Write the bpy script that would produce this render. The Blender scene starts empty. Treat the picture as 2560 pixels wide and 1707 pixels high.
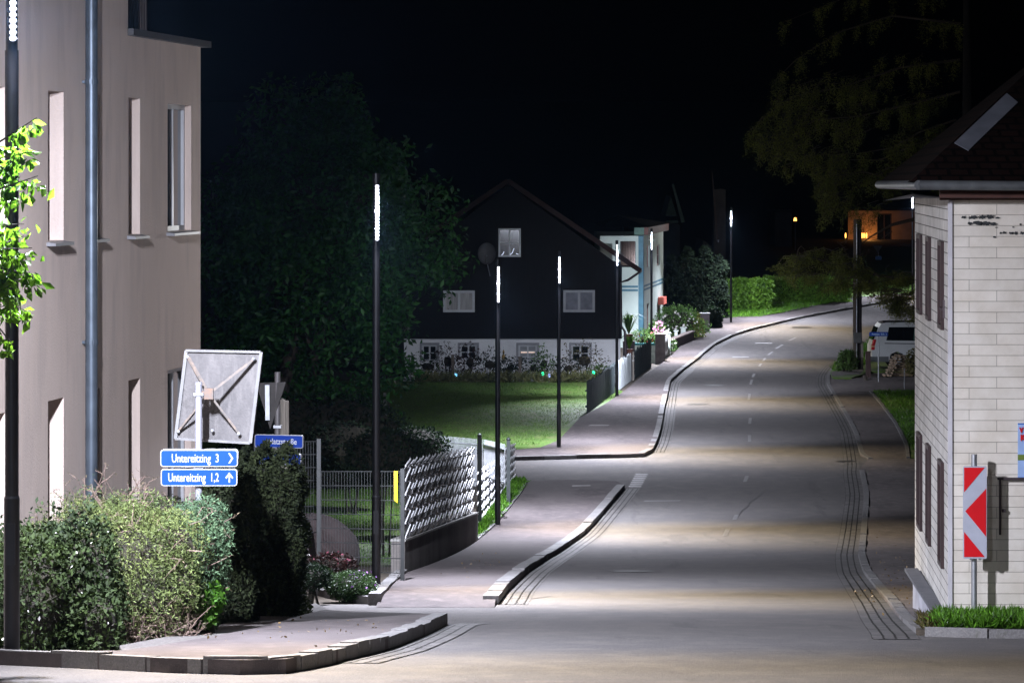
import bpy, bmesh, math, random
import numpy as np
from mathutils import Vector, Matrix
random.seed(7)
S = bpy.context.scene
COL = S.collection
rad = math.radians
# ------------------------------------------------------------------ camera, world, exposure
F = 8380.0; CX = 1280.0; HY = 420.0; CAMZ = 10.0      # measured in the 2560 x 1707 photograph
cam_d = bpy.data.cameras.new("camera"); cam = bpy.data.objects.new("camera", cam_d); COL.objects.link(cam)
cam.location = (0, 0, CAMZ); cam.rotation_euler = (rad(90), 0, 0)
cam_d.sensor_width = 36; cam_d.lens = 36 * F / 2560
cam_d.shift_y = -(1707 / 2 - HY) / 2560
cam_d.clip_start = 0.5; cam_d.clip_end = 3000
S.camera = cam
w = bpy.data.worlds.new("World"); S.world = w; w.use_nodes = True
nt = w.node_tree; bg = nt.nodes["Background"]
sky = nt.nodes.new("ShaderNodeTexSky"); sky.sky_type = 'NISHITA'; sky.sun_disc = False
sky.sun_elevation = rad(1.5); sky.sun_rotation = rad(200)
nt.links.new(sky.outputs[0], bg.inputs[0]); bg.inputs[1].default_value = 0.00004
S.view_settings.view_transform = 'Standard'; S.view_settings.look = 'None'
S.view_settings.exposure = 0; S.view_settings.gamma = 1
S.render.resolution_x = 1024; S.render.resolution_y = 682
S.cycles.use_denoising = True
S.cycles.sample_clamp_indirect = 4
S.cycles.max_bounces = 5; S.cycles.diffuse_bounces = 3; S.cycles.glossy_bounces = 2
S.cycles.transparent_max_bounces = 6; S.cycles.volume_bounces = 0
LAMP_W = 860.0; WARM_W = 6600.0; SPREAD = 91; TILT = 1.3; FILL_W = 620.0; HAZE = 0.00006
# ------------------------------------------------------------------ ground profile
HP = [(-30, -1.6), (0, 1.25), (22, 3.43), (26, 3.84), (46.4, 5.91), (72.5, 7.81), (98, 8.27), (123.4, 8.50), (149, 8.53),
      (167.6, 7.83), (190, 7.2), (230, 6.35), (300, 4.6), (420, 1.0), (700, -14)]
def _pchip(xs, ys):
    n = len(xs); h = [xs[i+1]-xs[i] for i in range(n-1)]; dl = [(ys[i+1]-ys[i])/h[i] for i in range(n-1)]
    m = [dl[0]] + [0]*(n-2) + [dl[-1]]
    for i in range(1, n-1):
        if dl[i-1]*dl[i] > 0:
            w1, w2 = 2*h[i]+h[i-1], h[i]+2*h[i-1]; m[i] = (w1+w2)/(w1/dl[i-1]+w2/dl[i])
    def f(x):
        x = min(max(x, xs[0]), xs[-1]); i = 0
        while i < n-2 and x > xs[i+1]: i += 1
        t = (x-xs[i])/h[i]
        return ((1+2*t)*(1-t)**2*ys[i] + t*(1-t)**2*h[i]*m[i] + t*t*(3-2*t)*ys[i+1] + t*t*(t-1)*h[i]*m[i+1])
    return f
_H = _pchip([p[0] for p in HP], [p[1] for p in HP])
ROWS = []
y = -30.0
while y < 700:
    ROWS.append(y)
    y += 0.5 if 20 <= y < 60 else 1.0 if y < 200 else 5.0
RZ = [CAMZ - _H(r) for r in ROWS]
RN = np.array(ROWS); RZN = np.array(RZ)
def Zg(d): return float(np.interp(d, RN, RZN))
def G(px, py):                                        # pixel -> (X, d) on the ground
    lo, hi = 20.0, 420.0
    f = lambda d: HY + F*(CAMZ-Zg(d))/d - py
    for _ in range(50):
        mid = (lo+hi)/2
        if f(mid) > 0: lo = mid
        else: hi = mid
    d = (lo+hi)/2
    return ((px-CX)/F*d, d)
def GL(pts): return [G(*p) for p in pts]
def P(px, py, d): return Vector(((px-CX)/F*d, d, CAMZ-(py-HY)/F*d))
def onG(X, d, dz=0): return Vector((X, d, Zg(d)+dz))
# ------------------------------------------------------------------ materials
MATS = {}
def M(name, col, rough=0.8, var=0.18, scale=4.0, detail=6, bump=0.0, bscale=None, metal=0.0, spec=0.4, col2=None, trans=0.0, stretch=(1,1,1)):
    if name in MATS: return MATS[name]
    m = bpy.data.materials.new(name); m.use_nodes = True; t = m.node_tree; b = t.nodes["Principled BSDF"]
    tc = t.nodes.new("ShaderNodeTexCoord"); mp = t.nodes.new("ShaderNodeMapping"); mp.inputs["Scale"].default_value = stretch
    t.links.new(tc.outputs["Object"], mp.inputs[0])
    n = t.nodes.new("ShaderNodeTexNoise"); n.inputs["Scale"].default_value = scale; n.inputs["Detail"].default_value = detail
    t.links.new(mp.outputs[0], n.inputs["Vector"])
    r = t.nodes.new("ShaderNodeValToRGB"); r.color_ramp.elements[0].position = .3; r.color_ramp.elements[1].position = .7
    c = Vector(col); c2 = Vector(col2) if col2 else c
    r.color_ramp.elements[0].color = (*(c*(1-var)), 1); r.color_ramp.elements[1].color = (*(c2*(1+var)), 1)
    t.links.new(n.outputs["Fac"], r.inputs[0]); t.links.new(r.outputs[0], b.inputs["Base Color"])
    b.inputs["Roughness"].default_value = rough; b.inputs["Metallic"].default_value = metal
    b.inputs["Specular IOR Level"].default_value = spec
    if bump:
        n2 = t.nodes.new("ShaderNodeTexNoise"); n2.inputs["Scale"].default_value = bscale or scale*6; n2.inputs["Detail"].default_value = 4
        t.links.new(mp.outputs[0], n2.inputs["Vector"])
        bu = t.nodes.new("ShaderNodeBump"); bu.inputs["Strength"].default_value = bump; bu.inputs["Distance"].default_value = 0.02
        t.links.new(n2.outputs["Fac"], bu.inputs["Height"]); t.links.new(bu.outputs[0], b.inputs["Normal"])
    MATS[name] = m
    return m
def leafmat(name, c1, c2, trans=0.35, rough=0.5):
    if name in MATS: return MATS[name]
    m = M(name, c1, rough, 0.35, 1.7, col2=c2, spec=0.35); t = m.node_tree; b = t.nodes["Principled BSDF"]; o = t.nodes["Material Output"]
    g = t.nodes.new("ShaderNodeNewGeometry"); hs = t.nodes.new("ShaderNodeHueSaturation")
    mr = t.nodes.new("ShaderNodeMapRange"); mr.inputs[3].default_value = .6; mr.inputs[4].default_value = 1.45
    t.links.new(g.outputs["Random Per Island"], mr.inputs[0]); t.links.new(mr.outputs[0], hs.inputs["Value"])
    src = b.inputs["Base Color"].links[0].from_socket
    t.links.new(src, hs.inputs["Color"]); t.links.new(hs.outputs[0], b.inputs["Base Color"])
    tr = t.nodes.new("ShaderNodeBsdfTranslucent"); mx = t.nodes.new("ShaderNodeMixShader"); mx.inputs[0].default_value = trans
    t.links.new(hs.outputs[0], tr.inputs[0]); t.links.new(b.outputs[0], mx.inputs[1]); t.links.new(tr.outputs[0], mx.inputs[2])
    t.links.new(mx.outputs[0], o.inputs[0])
    return m
def emis(name, col, s):
    if name in MATS: return MATS[name]
    m = bpy.data.materials.new(name); m.use_nodes = True; b = m.node_tree.nodes["Principled BSDF"]
    b.inputs["Base Color"].default_value = (*col, 1); b.inputs["Emission Color"].default_value = (*col, 1); b.inputs["Emission Strength"].default_value = s
    MATS[name] = m; return m
def brickmat(name, c1, c2, mortar, bw, bh, ms, rough=.7, offset=.5, bump=.4, dirt=(0.5, 0.45, 0.38), warp=0.0, smooth=.1):
    m = bpy.data.materials.new(name); m.use_nodes = True; t = m.node_tree; b = t.nodes["Principled BSDF"]
    tc = t.nodes.new("ShaderNodeTexCoord"); br = t.nodes.new("ShaderNodeTexBrick")
    br.offset = offset; br.squash = 1
    vec = tc.outputs["UV"]
    if warp:
        nn = t.nodes.new("ShaderNodeTexNoise"); nn.inputs["Scale"].default_value = 6; t.links.new(tc.outputs["UV"], nn.inputs["Vector"])
        ma = t.nodes.new("ShaderNodeVectorMath"); ma.operation = 'MULTIPLY_ADD'; ma.inputs[1].default_value = (warp,)*3
        t.links.new(nn.outputs["Color"], ma.inputs[0]); t.links.new(tc.outputs["UV"], ma.inputs[2]); vec = ma.outputs[0]
    t.links.new(vec, br.inputs["Vector"])
    br.inputs["Color1"].default_value = (*c1, 1); br.inputs["Color2"].default_value = (*c2, 1); br.inputs["Mortar"].default_value = (*mortar, 1)
    br.inputs["Scale"].default_value = 1; br.inputs["Mortar Size"].default_value = ms; br.inputs["Brick Width"].default_value = bw
    br.inputs["Row Height"].default_value = bh; br.inputs["Mortar Smooth"].default_value = smooth; br.inputs["Bias"].default_value = 0
    n = t.nodes.new("ShaderNodeTexNoise"); n.inputs["Scale"].default_value = 2.2; n.inputs["Detail"].default_value = 8; n.inputs["Roughness"].default_value = .65
    t.links.new(tc.outputs["Object"], n.inputs["Vector"])
    r = t.nodes.new("ShaderNodeValToRGB"); r.color_ramp.elements[0].position = .38; r.color_ramp.elements[1].position = .62
    r.color_ramp.elements[0].color = (*dirt, 1); r.color_ramp.elements[1].color = (1, 1, 1, 1)
    t.links.new(n.outputs["Fac"], r.inputs[0])
    mx = t.nodes.new("ShaderNodeMix"); mx.data_type = 'RGBA'; mx.blend_type = 'MULTIPLY'; mx.inputs[0].default_value = .5
    t.links.new(br.outputs["Color"], mx.inputs[6]); t.links.new(r.outputs[0], mx.inputs[7]); t.links.new(mx.outputs[2], b.inputs["Base Color"])
    bu = t.nodes.new("ShaderNodeBump"); bu.inputs["Strength"].default_value = bump; bu.inputs["Distance"].default_value = .02; bu.invert = True
    t.links.new(br.outputs["Fac"], bu.inputs["Height"]); t.links.new(bu.outputs[0], b.inputs["Normal"])
    b.inputs["Roughness"].default_value = rough; b.inputs["Specular IOR Level"].default_value = .12
    MATS[name] = m; return m
def plainmat(name, layers, rough, bump=.4, bscale=60, spec=.35):
    """layers: first = base colour, then (scale, lo, hi, colour, amount, stretch) noise masks mixed over it"""
    m = bpy.data.materials.new(name); m.use_nodes = True; t = m.node_tree; b = t.nodes["Principled BSDF"]
    tc = t.nodes.new("ShaderNodeTexCoord"); cur = t.nodes.new("ShaderNodeRGB"); cur.outputs[0].default_value = (*layers[0], 1); cur = cur.outputs[0]
    for sc, lo, hi, c, amt, st in layers[1:]:
        mp = t.nodes.new("ShaderNodeMapping"); mp.inputs["Scale"].default_value = st; t.links.new(tc.outputs["Object"], mp.inputs[0])
        n = t.nodes.new("ShaderNodeTexNoise"); n.inputs["Scale"].default_value = sc; n.inputs["Detail"].default_value = 7; n.inputs["Roughness"].default_value = .6
        t.links.new(mp.outputs[0], n.inputs["Vector"])
        mr = t.nodes.new("ShaderNodeMapRange"); mr.inputs[1].default_value = lo; mr.inputs[2].default_value = hi; mr.inputs[4].default_value = amt
        t.links.new(n.outputs["Fac"], mr.inputs[0])
        mx = t.nodes.new("ShaderNodeMix"); mx.data_type = 'RGBA'; t.links.new(mr.outputs[0], mx.inputs[0]); t.links.new(cur, mx.inputs[6])
        mx.inputs[7].default_value = (*c, 1); cur = mx.outputs[2]
    t.links.new(cur, b.inputs["Base Color"]); b.inputs["Roughness"].default_value = rough; b.inputs["Specular IOR Level"].default_value = spec
    n2 = t.nodes.new("ShaderNodeTexNoise"); n2.inputs["Scale"].default_value = bscale; n2.inputs["Detail"].default_value = 5
    t.links.new(tc.outputs["Object"], n2.inputs["Vector"])
    bu = t.nodes.new("ShaderNodeBump"); bu.inputs["Strength"].default_value = bump; bu.inputs["Distance"].default_value = .02
    t.links.new(n2.outputs["Fac"], bu.inputs["Height"]); t.links.new(bu.outputs[0], b.inputs["Normal"])
    MATS[name] = m; return m
U1 = (1, 1, 1)
asphalt = plainmat("asphalt", [(.115, .107, .105), (.12, .42, .6, (.096, .09, .091), .6, (1, .5, 1)), (2.5, .46, .64, (.145, .132, .124), .7, (1, .5, 1)), (1.2, .60, .66, (.073, .069, .069), .5, (1.6, .15, 1)), (45, .45, .65, (.175, .163, .155), .6, U1), (60, .55, .7, (.055, .052, .052), .7, U1)], .95, .6, 70, .08)
pave_m = plainmat("pavement_asphalt", [(.095, .081, .080), (.8, .40, .6, (.066, .057, .057), .9, (1, .4, 1)), (5, .5, .66, (.122, .104, .10), .8, (1, .5, 1)), (.25, .5, .56, (.115, .10, .098), .7, (1, .3, 1)), (70, .5, .68, (.12, .1, .1), .55, U1)], .92, .5, 110, .08)
kerb_m = plainmat("granite_kerb", [(.15, .142, .14), (4, .4, .65, (.105, .1, .098), .8, U1), (60, .45, .6, (.21, .2, .195), .5, U1), (9, .58, .7, (.09, .09, .07), .8, U1)], .8, .6, 60)
soil_m = plainmat("soil", [(.05, .04, .03), (6, .4, .7, (.1, .08, .06), .8, U1)], .95, .8, 40)
gravel_m = plainmat("gravel", [(.09, .08, .075), (40, .45, .6, (.17, .155, .145), .9, U1), (18, .5, .65, (.07, .06, .05), .8, U1)], .9, 1, 60)
lawn_m = plainmat("lawn_grass", [(.085, .155, .028), (.6, .4, .65, (.05, .10, .018), .9, (1, .5, 1)), (9, .45, .65, (.12, .2, .035), .7, U1), (2.2, .50, .64, (.14, .15, .055), .7, (1, .4, 1)), (40, .5, .7, (.02, .05, .008), .7, U1)], .75, 1, 45)
dark_lawn = lawn_m
line_m = plainmat("road_paint", [(.165, .16, .157), (3, .38, .56, (.12, .113, .112), .97, U1), (30, .5, .6, (.13, .12, .12), .7, U1)], .6)
sett_m = brickmat("granite_setts", (.17, .16, .155), (.115, .108, .107), (.02, .018, .016), .16, .115, .012, .8, .5, .8, (.5, .48, .45), .03)
plaster = plainmat("pink_plaster", [(.70, .575, .50), (.5, .4, .62, (.61, .50, .43), .9, (1, 1, .5)), (3, .5, .68, (.52, .43, .385), .6, (1, 1, .2)), (12, .55, .7, (.70, .59, .52), .5, (1, 1, .12))], .9, .25, 40)
siding = brickmat("fibre_cement_siding", (.76, .70, .62), (.69, .64, .57), (.30, .27, .235), .585, .1145, .0028, .62, .5, .5, (.70, .66, .60))
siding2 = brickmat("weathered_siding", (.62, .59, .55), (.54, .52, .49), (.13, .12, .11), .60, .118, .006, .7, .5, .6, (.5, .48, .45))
darkmetal = M("dark_powder_coated_metal", (.014, .014, .017), .38, .2, 8, metal=.3, spec=.5)
galv = M("galvanised_steel", (.42, .43, .45), .42, .15, 12, metal=.75)
zinc = M("zinc_pipe", (.11, .135, .165), .42, .2, 5, metal=.55)
whitep = M("white_paint", (.30, .30, .32), .5, .08, 5)
bluep = M("blue_sign_face", (.002, .034, .26), .35, .05, 3)
redp = M("red_sign_face", (.62, .012, .018), .35, .05, 3)
concrete = plainmat("weathered_concrete", [(.14, .125, .115), (1.5, .4, .65, (.075, .066, .06), .85, (1, 1, .4)), (12, .5, .68, (.18, .168, .155), .5, U1)], .9, .5, 40)
darkwood = M("dark_brown_boards", (.006, .0045, .005), .95, .4, 9, stretch=(6, 6, .3), bump=.3)
oldwood = M("weathered_wood", (.13, .105, .085), .85, .35, 9, stretch=(4, 4, .4), bump=.5)
fluted = M("grey_wood", (.30, .27, .23), .85, .35, 14, stretch=(5, 5, .2), bump=.5)
whitewall = plainmat("white_render", [(.85, .85, .86), (.8, .42, .62, (.74, .74, .76), .8, U1), (5, .55, .7, (.62, .62, .62), .5, U1)], .9, .6, 30)
greenwall = plainmat("pale_green_render", [(.50, .58, .52), (.8, .42, .62, (.43, .5, .46), .8, U1)], .9, .3, 30)
tealp = M("blue_green_paint", (.05, .15, .20), .6, .2, 3)
roof_m = brickmat("roof_tiles", (.014, .007, .006), (.010, .006, .005), (.004, .003, .003), .22, .16, .02, .8, .5, 1, (.4, .4, .4))
roof_m.node_tree.nodes['Principled BSDF'].inputs['Specular IOR Level'].default_value = .05
glass_dark = M("dark_window_glass", (.008, .01, .014), .08, .2, 2, spec=.6)
frame_m = M("window_frame_paint", (.55, .56, .58), .5, .08, 4)
curtain = M("pale_curtain", (.42, .40, .40), .9, .25, 3, stretch=(6, 6, .5))
bark = M("bark", (.06, .045, .035), .9, .35, 9, bump=.8, stretch=(3, 3, .6))
twig_m = M("dry_twigs", (.16, .11, .09), .9, .3, 9)
mulch = soil_m
# ------------------------------------------------------------------ mesh building
class MB:
    def __init__(s): s.v = []; s.f = []; s.mi = []; s.uv = []
    def face(s, pts, mi=0, uv=None):
        i = len(s.v); s.v += [tuple(p) for p in pts]; s.f.append(tuple(range(i, i+len(pts)))); s.mi.append(mi)
        s.uv += uv if uv else [(0, 0)]*len(pts)
        return s
    def hexa(s, c, mi=0):                             # 8 corners: bottom 4 ccw, top 4
        for q in ((0, 3, 2, 1), (4, 5, 6, 7), (0, 1, 5, 4), (1, 2, 6, 5), (2, 3, 7, 6), (3, 0, 4, 7)):
            s.face([c[k] for k in q], mi, [(0, 0), (1, 0), (1, 1), (0, 1)])
        return s
    def box(s, c, size, rz=0, mi=0, tilt=None):
        c = Vector(c); R = Matrix.Rotation(rz, 3, 'Z')
        if tilt is not None: R = R @ tilt
        h = [x/2 for x in size]
        pts = [c + R @ Vector((a*h[0], b*h[1], z*h[2])) for z in (-1, 1) for a, b in ((-1, -1), (1, -1), (1, 1), (-1, 1))]
        return s.hexa(pts, mi)
    def beam(s, a, b, wd, ht, mi=0, up=Vector((0, 0, 1))):
        a = Vector(a); b = Vector(b); d = (b-a).normalized()
        if abs(d.dot(up)) > .98: up = Vector((0, 1, 0))
        x = d.cross(up).normalized(); y = x.cross(d).normalized()
        pts = [p + x*i*wd/2 + y*j*ht/2 for p in (a, b) for i, j in ((-1, -1), (1, -1), (1, 1), (-1, 1))]
        return s.hexa(pts, mi)
    def tube(s, pts, rs, seg=10, mi=0, cap=True):
        pts = [Vector(p) for p in pts]; rs = rs if isinstance(rs, (list, tuple)) else [rs]*len(pts)
        rings = []
        for i, p in enumerate(pts):
            d = (pts[min(i+1, len(pts)-1)] - pts[max(i-1, 0)]).normalized()
            up = Vector((0, 0, 1)) if abs(d.z) < .9 else Vector((0, 1, 0))
            x = d.cross(up).normalized(); y = x.cross(d).normalized()
            rings.append([p + (x*math.cos(2*math.pi*k/seg) + y*math.sin(2*math.pi*k/seg))*rs[i] for k in range(seg)])
        base = len(s.v)
        for r in rings: s.v += [tuple(q) for q in r]
        for i in range(len(rings)-1):
            for k in range(seg):
                a = base+i*seg+k; b = base+i*seg+(k+1) % seg
                s.f.append((a, b, b+seg, a+seg)); s.mi.append(mi); s.uv += [(k/seg, i), ((k+1)/seg, i), ((k+1)/seg, i+1), (k/seg, i+1)]
        if cap:
            s.face(rings[0][::-1], mi); s.face(rings[-1], mi)
        return s
    def blob(s, c, r, mi=0, seg=12, noise=.15):
        c = Vector(c); base = len(s.v); n = seg//2
        for i in range(n+1):
            for k in range(seg):
                th = math.pi*i/n; ph = 2*math.pi*k/seg
                q = 1+random.uniform(-noise, noise)
                s.v.append((c.x+r[0]*q*math.sin(th)*math.cos(ph), c.y+r[1]*q*math.sin(th)*math.sin(ph), c.z+r[2]*q*math.cos(th)))
        for i in range(n):
            for k in range(seg):
                s.f.append((base+i*seg+k, base+i*seg+(k+1) % seg, base+(i+1)*seg+(k+1) % seg, base+(i+1)*seg+k)); s.mi.append(mi); s.uv += [(0, 0)]*4
        return s
    def disc(s, c, r, ax_x, ax_y, seg=20, mi=0, th=0):
        c = Vector(c); ax_x = Vector(ax_x); ax_y = Vector(ax_y)
        ring = [c+ax_x*r*math.cos(2*math.pi*k/seg)+ax_y*r*math.sin(2*math.pi*k/seg) for k in range(seg)]
        s.face(ring, mi)
        if th:
            n = ax_x.cross(ax_y).normalized()*th; r2 = [p-n for p in ring]
            for k in range(seg): s.face([ring[k], r2[k], r2[(k+1) % seg], ring[(k+1) % seg]], mi)
            s.face(r2[::-1], mi)
        return s
    def build(s, name, mats, parent=None, smooth=False):
        me = bpy.data.meshes.new(name); me.from_pydata(s.v, [], s.f)
        ul = me.uv_layers.new(name="UVMap"); ul.data.foreach_set("uv", np.array(s.uv, dtype=np.float32).ravel())
        for m in (mats if isinstance(mats, (list, tuple)) else [mats]): me.materials.append(m)
        me.polygons.foreach_set("material_index", s.mi)
        if smooth: me.polygons.foreach_set("use_smooth", [True]*len(s.f))
        me.update()
        o = bpy.data.objects.new(name, me); COL.objects.link(o)
        if parent is not None:
            o.parent = parent; o.matrix_parent_inverse = parent_mat(parent).inverted()
        return o
def parent_mat(p):
    m = Matrix.LocRotScale(p.location, p.rotation_euler, p.scale)
    if p.parent is not None: m = parent_mat(p.parent) @ p.matrix_parent_inverse @ m
    return m
def tag(o, label, cat, group=None):
    o["label"] = label; o["category"] = cat
    if group: o["group"] = group
    return o
def thing(name, loc, label, cat, group=None):
    o = bpy.data.objects.new(name, None); COL.objects.link(o); o.location = loc; o.empty_display_size = .2
    return tag(o, label, cat, group)
def struct(o, kind="structure"): o["kind"] = kind; return o
def copy_tree(o, parent=None):
    c = o.copy(); COL.objects.link(c)
    if parent is not None: c.parent = parent
    for ch in list(o.children): copy_tree(ch, c)
    return c
def leaves(name, pts, size, mat, parent=None, aspect=.55, droop=0.0, jit=.4, fold=.25):
    """one mesh of small folded leaves, each a rhombus of two triangles round a mid rib"""
    pts = np.asarray(pts, dtype=np.float64); n = len(pts)
    rng = np.random.default_rng(len(pts)+int(size*1e4))
    a = rng.normal(size=(n, 3)); a[:, 2] = a[:, 2]*(1-abs(droop)) - droop*1.6
    a /= np.linalg.norm(a, axis=1, keepdims=True)
    b = rng.normal(size=(n, 3)); b -= a*np.sum(a*b, axis=1, keepdims=True); b /= np.linalg.norm(b, axis=1, keepdims=True)
    nn = np.cross(a, b)
    L = size*(1+rng.uniform(-jit, jit, n))[:, None]
    v = np.stack([pts, pts+a*L*.5+b*L*aspect*.5+nn*L*fold*.4, pts+a*L, pts+a*L*.5-b*L*aspect*.5+nn*L*fold*.4], axis=1).reshape(-1, 3)
    me = bpy.data.meshes.new(name)
    me.vertices.add(4*n); me.vertices.foreach_set("co", v.astype(np.float32).ravel())
    idx = np.arange(n)[:, None]*4
    f = np.concatenate([idx+np.array([0, 1, 2]), idx+np.array([0, 2, 3])], axis=1).ravel()
    me.loops.add(6*n); me.loops.foreach_set("vertex_index", f.astype(np.int32))
    me.polygons.add(2*n); me.polygons.foreach_set("loop_start", (np.arange(2*n)*3).astype(np.int32)); me.polygons.foreach_set("loop_total", np.full(2*n, 3, np.int32))
    me.materials.append(mat); me.update(calc_edges=True); me.validate()
    o = bpy.data.objects.new(name, me); COL.objects.link(o)
    if parent is not None: o.parent = parent; o.matrix_parent_inverse = parent_mat(parent).inverted()
    return o
def shell_pts(c, r, n, seed=0, inner=.7, lumps=.18, zmin=-1):
    rng = np.random.default_rng(seed)
    u = rng.normal(size=(int(n*1.6)+10, 3)); u /= np.linalg.norm(u, axis=1, keepdims=True); u = u[u[:, 2] > zmin][:n]
    ld = rng.normal(size=(26, 3)); ld /= np.linalg.norm(ld, axis=1, keepdims=True)
    lu = np.max(u @ ld.T, axis=1); lu = (lu-.75)/.25
    q = (inner+(1-inner)*rng.random(len(u))**.5) * (1-lumps+lumps*1.5*lu)
    return np.array(c) + u*q[:, None]*np.array(r)
def seg_pts(p0, p1, n, spread, rng):
    p0 = np.array(p0); p1 = np.array(p1); t = rng.random(n)[:, None]
    return p0+(p1-p0)*t+rng.normal(size=(n, 3))*spread
# ------------------------------------------------------------------ ground patches
def clip(poly, lim, keep_gt):
    out = []
    for i in range(len(poly)):
        a, b = poly[i], poly[(i+1) % len(poly)]
        ia = (a[1] >= lim) if keep_gt else (a[1] <= lim); ib = (b[1] >= lim) if keep_gt else (b[1] <= lim)
        if ia: out.append(a)
        if ia != ib:
            t = (lim-a[1])/(b[1]-a[1]); out.append((a[0]+(b[0]-a[0])*t, lim))
    return out
def smooth_pts(pts, step=.7):
    out = []
    for i in range(len(pts)-1):
        p0 = Vector(pts[max(i-1, 0)]); p1 = Vector(pts[i]); p2 = Vector(pts[i+1]); p3 = Vector(pts[min(i+2, len(pts)-1)])
        L = (p2-p1).length; n = max(1, int(L/step))
        for k in range(n):
            t = k/n
            t1 = (p2-p0)*.5*min(1, L/max((p2-p0).length, 1e-6)*1.0); t2 = (p3-p1)*.5*min(1, L/max((p3-p1).length, 1e-6)*1.0)
            q = p1*(2*t**3-3*t*t+1)+t1*2*(t**3-2*t*t+t)*.5*2*.5+p2*(-2*t**3+3*t*t)+t2*2*(t**3-t*t)*.5*2*.5
            out.append((q.x, q.y))
    out.append(tuple(pts[-1])); return out
def patch(name, poly, dz, mat, kind="structure", thick=0):
    mb = MB(); sk = MB(); lo = min(p[1] for p in poly); hi = max(p[1] for p in poly)
    for i in range(len(ROWS)-1):
        if ROWS[i+1] <= lo or ROWS[i] >= hi: continue
        q = clip(clip(poly, ROWS[i], True), ROWS[i+1], False)
        if len(q) < 3: continue
        mb.face([(x, y, Zg(y)+dz) for x, y in q])
    bm = bmesh.new(); 
    if dz > .03:
        for i in range(len(poly)):
            a, b = Vector(poly[i]), Vector(poly[(i+1) % len(poly)]); n = max(1, int((b-a).length/.5))
            for k in range(n):
                p, q = a+(b-a)*(k/n), a+(b-a)*((k+1)/n); sk.face([onG(*p, dz-.002), onG(*q, dz-.002), onG(*q, -.05), onG(*p, -.05)])
    o = mb.build(name, mat); bm.from_mesh(o.data)
    bmesh.ops.recalc_face_normals(bm, faces=bm.faces)
    for f in bm.faces:
        if f.normal.z < 0: f.normal_flip()
    if sk.f:
        k = bpy.data.meshes.new("skirt"); k.from_pydata(sk.v, [], sk.f); bm.from_mesh(k); bpy.data.meshes.remove(k)
    bm.to_mesh(o.data); bm.free()
    return struct(o, kind)
def offset_line(pts, off):
    out = []
    for i, p in enumerate(pts):
        a = Vector(pts[max(i-1, 0)]); b = Vector(pts[min(i+1, len(pts)-1)]); t = (b-a).normalized(); nrm = Vector((t.y, -t.x))
        out.append((p[0]+nrm.x*off, p[1]+nrm.y*off))
    return out
def resample(pts, step):
    out = [Vector(pts[0])]; acc = 0
    for i in range(len(pts)-1):
        a = Vector(pts[i]); b = Vector(pts[i+1]); L = (b-a).length; t = step-acc
        while t < L: out.append(a+(b-a)*(t/L)); t += step
        acc = (acc+L) % step if L else acc
    out.append(Vector(pts[-1])); return [tuple(p) for p in out]
def kerb(name, pts, width, h, side=1, stone=1.0, mat=None, gap=.02, jitter=.012, lean=0):
    """row of kerb stones following a ground line; side=+1 puts the body to the right of the direction of travel"""
    pts = resample(pts, stone); mb = MB()
    q = offset_line(pts, width*side)
    for i in range(len(pts)-1):
        a, b, c, d = Vector(pts[i]), Vector(pts[i+1]), Vector(q[i+1]), Vector(q[i])
        t = (b-a)
        if t.length < .05: continue
        g = t.normalized()*gap/2; j = random.uniform(-jitter, jitter)
        a2, b2, c2, d2 = a+g, b-g, c-g, d+g
        lo = [(v.x, v.y, Zg(v.y)-.1) for v in (a2, b2, c2, d2)]; hi = [(v.x, v.y, Zg(v.y)+h+j) for v in (a2, b2, c2, d2)]
        if side > 0: lo = lo[::-1]; hi = hi[::-1]
        # chamfer on the road edge
        mb.hexa(lo+hi)
    return struct(mb.build(name, mat or kerb_m))
def ribbon(name, pts, width, dz, mat, side=1, step=.35):
    pts = resample(pts, step); q = offset_line(pts, width*side); mb = MB(); s = 0
    for i in range(len(pts)-1):
        a, b, c, d = pts[i], pts[i+1], q[i+1], q[i]; L = (Vector(b)-Vector(a)).length
        mb.face([onG(*a, dz), onG(*b, dz), onG(*c, dz), onG(*d, dz)], 0, [(s, 0), (s+L, 0), (s+L, width), (s, width)]); s += L
    o = mb.build(name, mat)
    return struct(o)
# whole terrain
patch("ground", [(-160, -30), (160, -30), (260, 699), (-260, 699)], 0, soil_m)
# ---- traced outlines (photo pixels on the ground)
K_far = [(1277, 1152), (1424, 1148), (1557, 1145), (1610, 1143), (1632, 1131), (1644, 1105), (1654, 1069), (1662, 1023), (1677, 957), (1710, 927), (1761, 886), (1787, 865), (1835, 841), (1883, 826), (1940, 812), (1997, 798), (2131, 773), (2223, 757), (2330, 745), (2500, 735)]
K_mid = [(1246, 1512), (1268, 1482), (1322, 1432), (1368, 1401), (1424, 1365), (1465, 1335), (1506, 1289), (1535, 1255), (1562, 1222)]
K_near = [(-260, 1655), (0, 1664), (204, 1673), (420, 1684), (600, 1689), (714, 1686), (842, 1660), (969, 1628), (1060, 1592), (1119, 1563)]
K_rt_a = [(2290, 1587), (2256, 1556), (2220, 1510), (2190, 1474), (2159, 1434), (2146, 1388), (2154, 1309), (2159, 1238), (2149, 1180)]
K_rt_b = [(2171, 1151), (2152, 1140), (2134, 1082), (2113, 1041), (2083, 990), (2067, 962), (2068, 940), (2083, 918), (2129, 884), (2170, 855), (2230, 827), (2300, 806), (2420, 785), (2600, 772)]
kf = GL(K_far); km = GL(K_mid); kn = GL(K_near); kra = GL(K_rt_a); krb = GL(K_rt_b)
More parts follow.
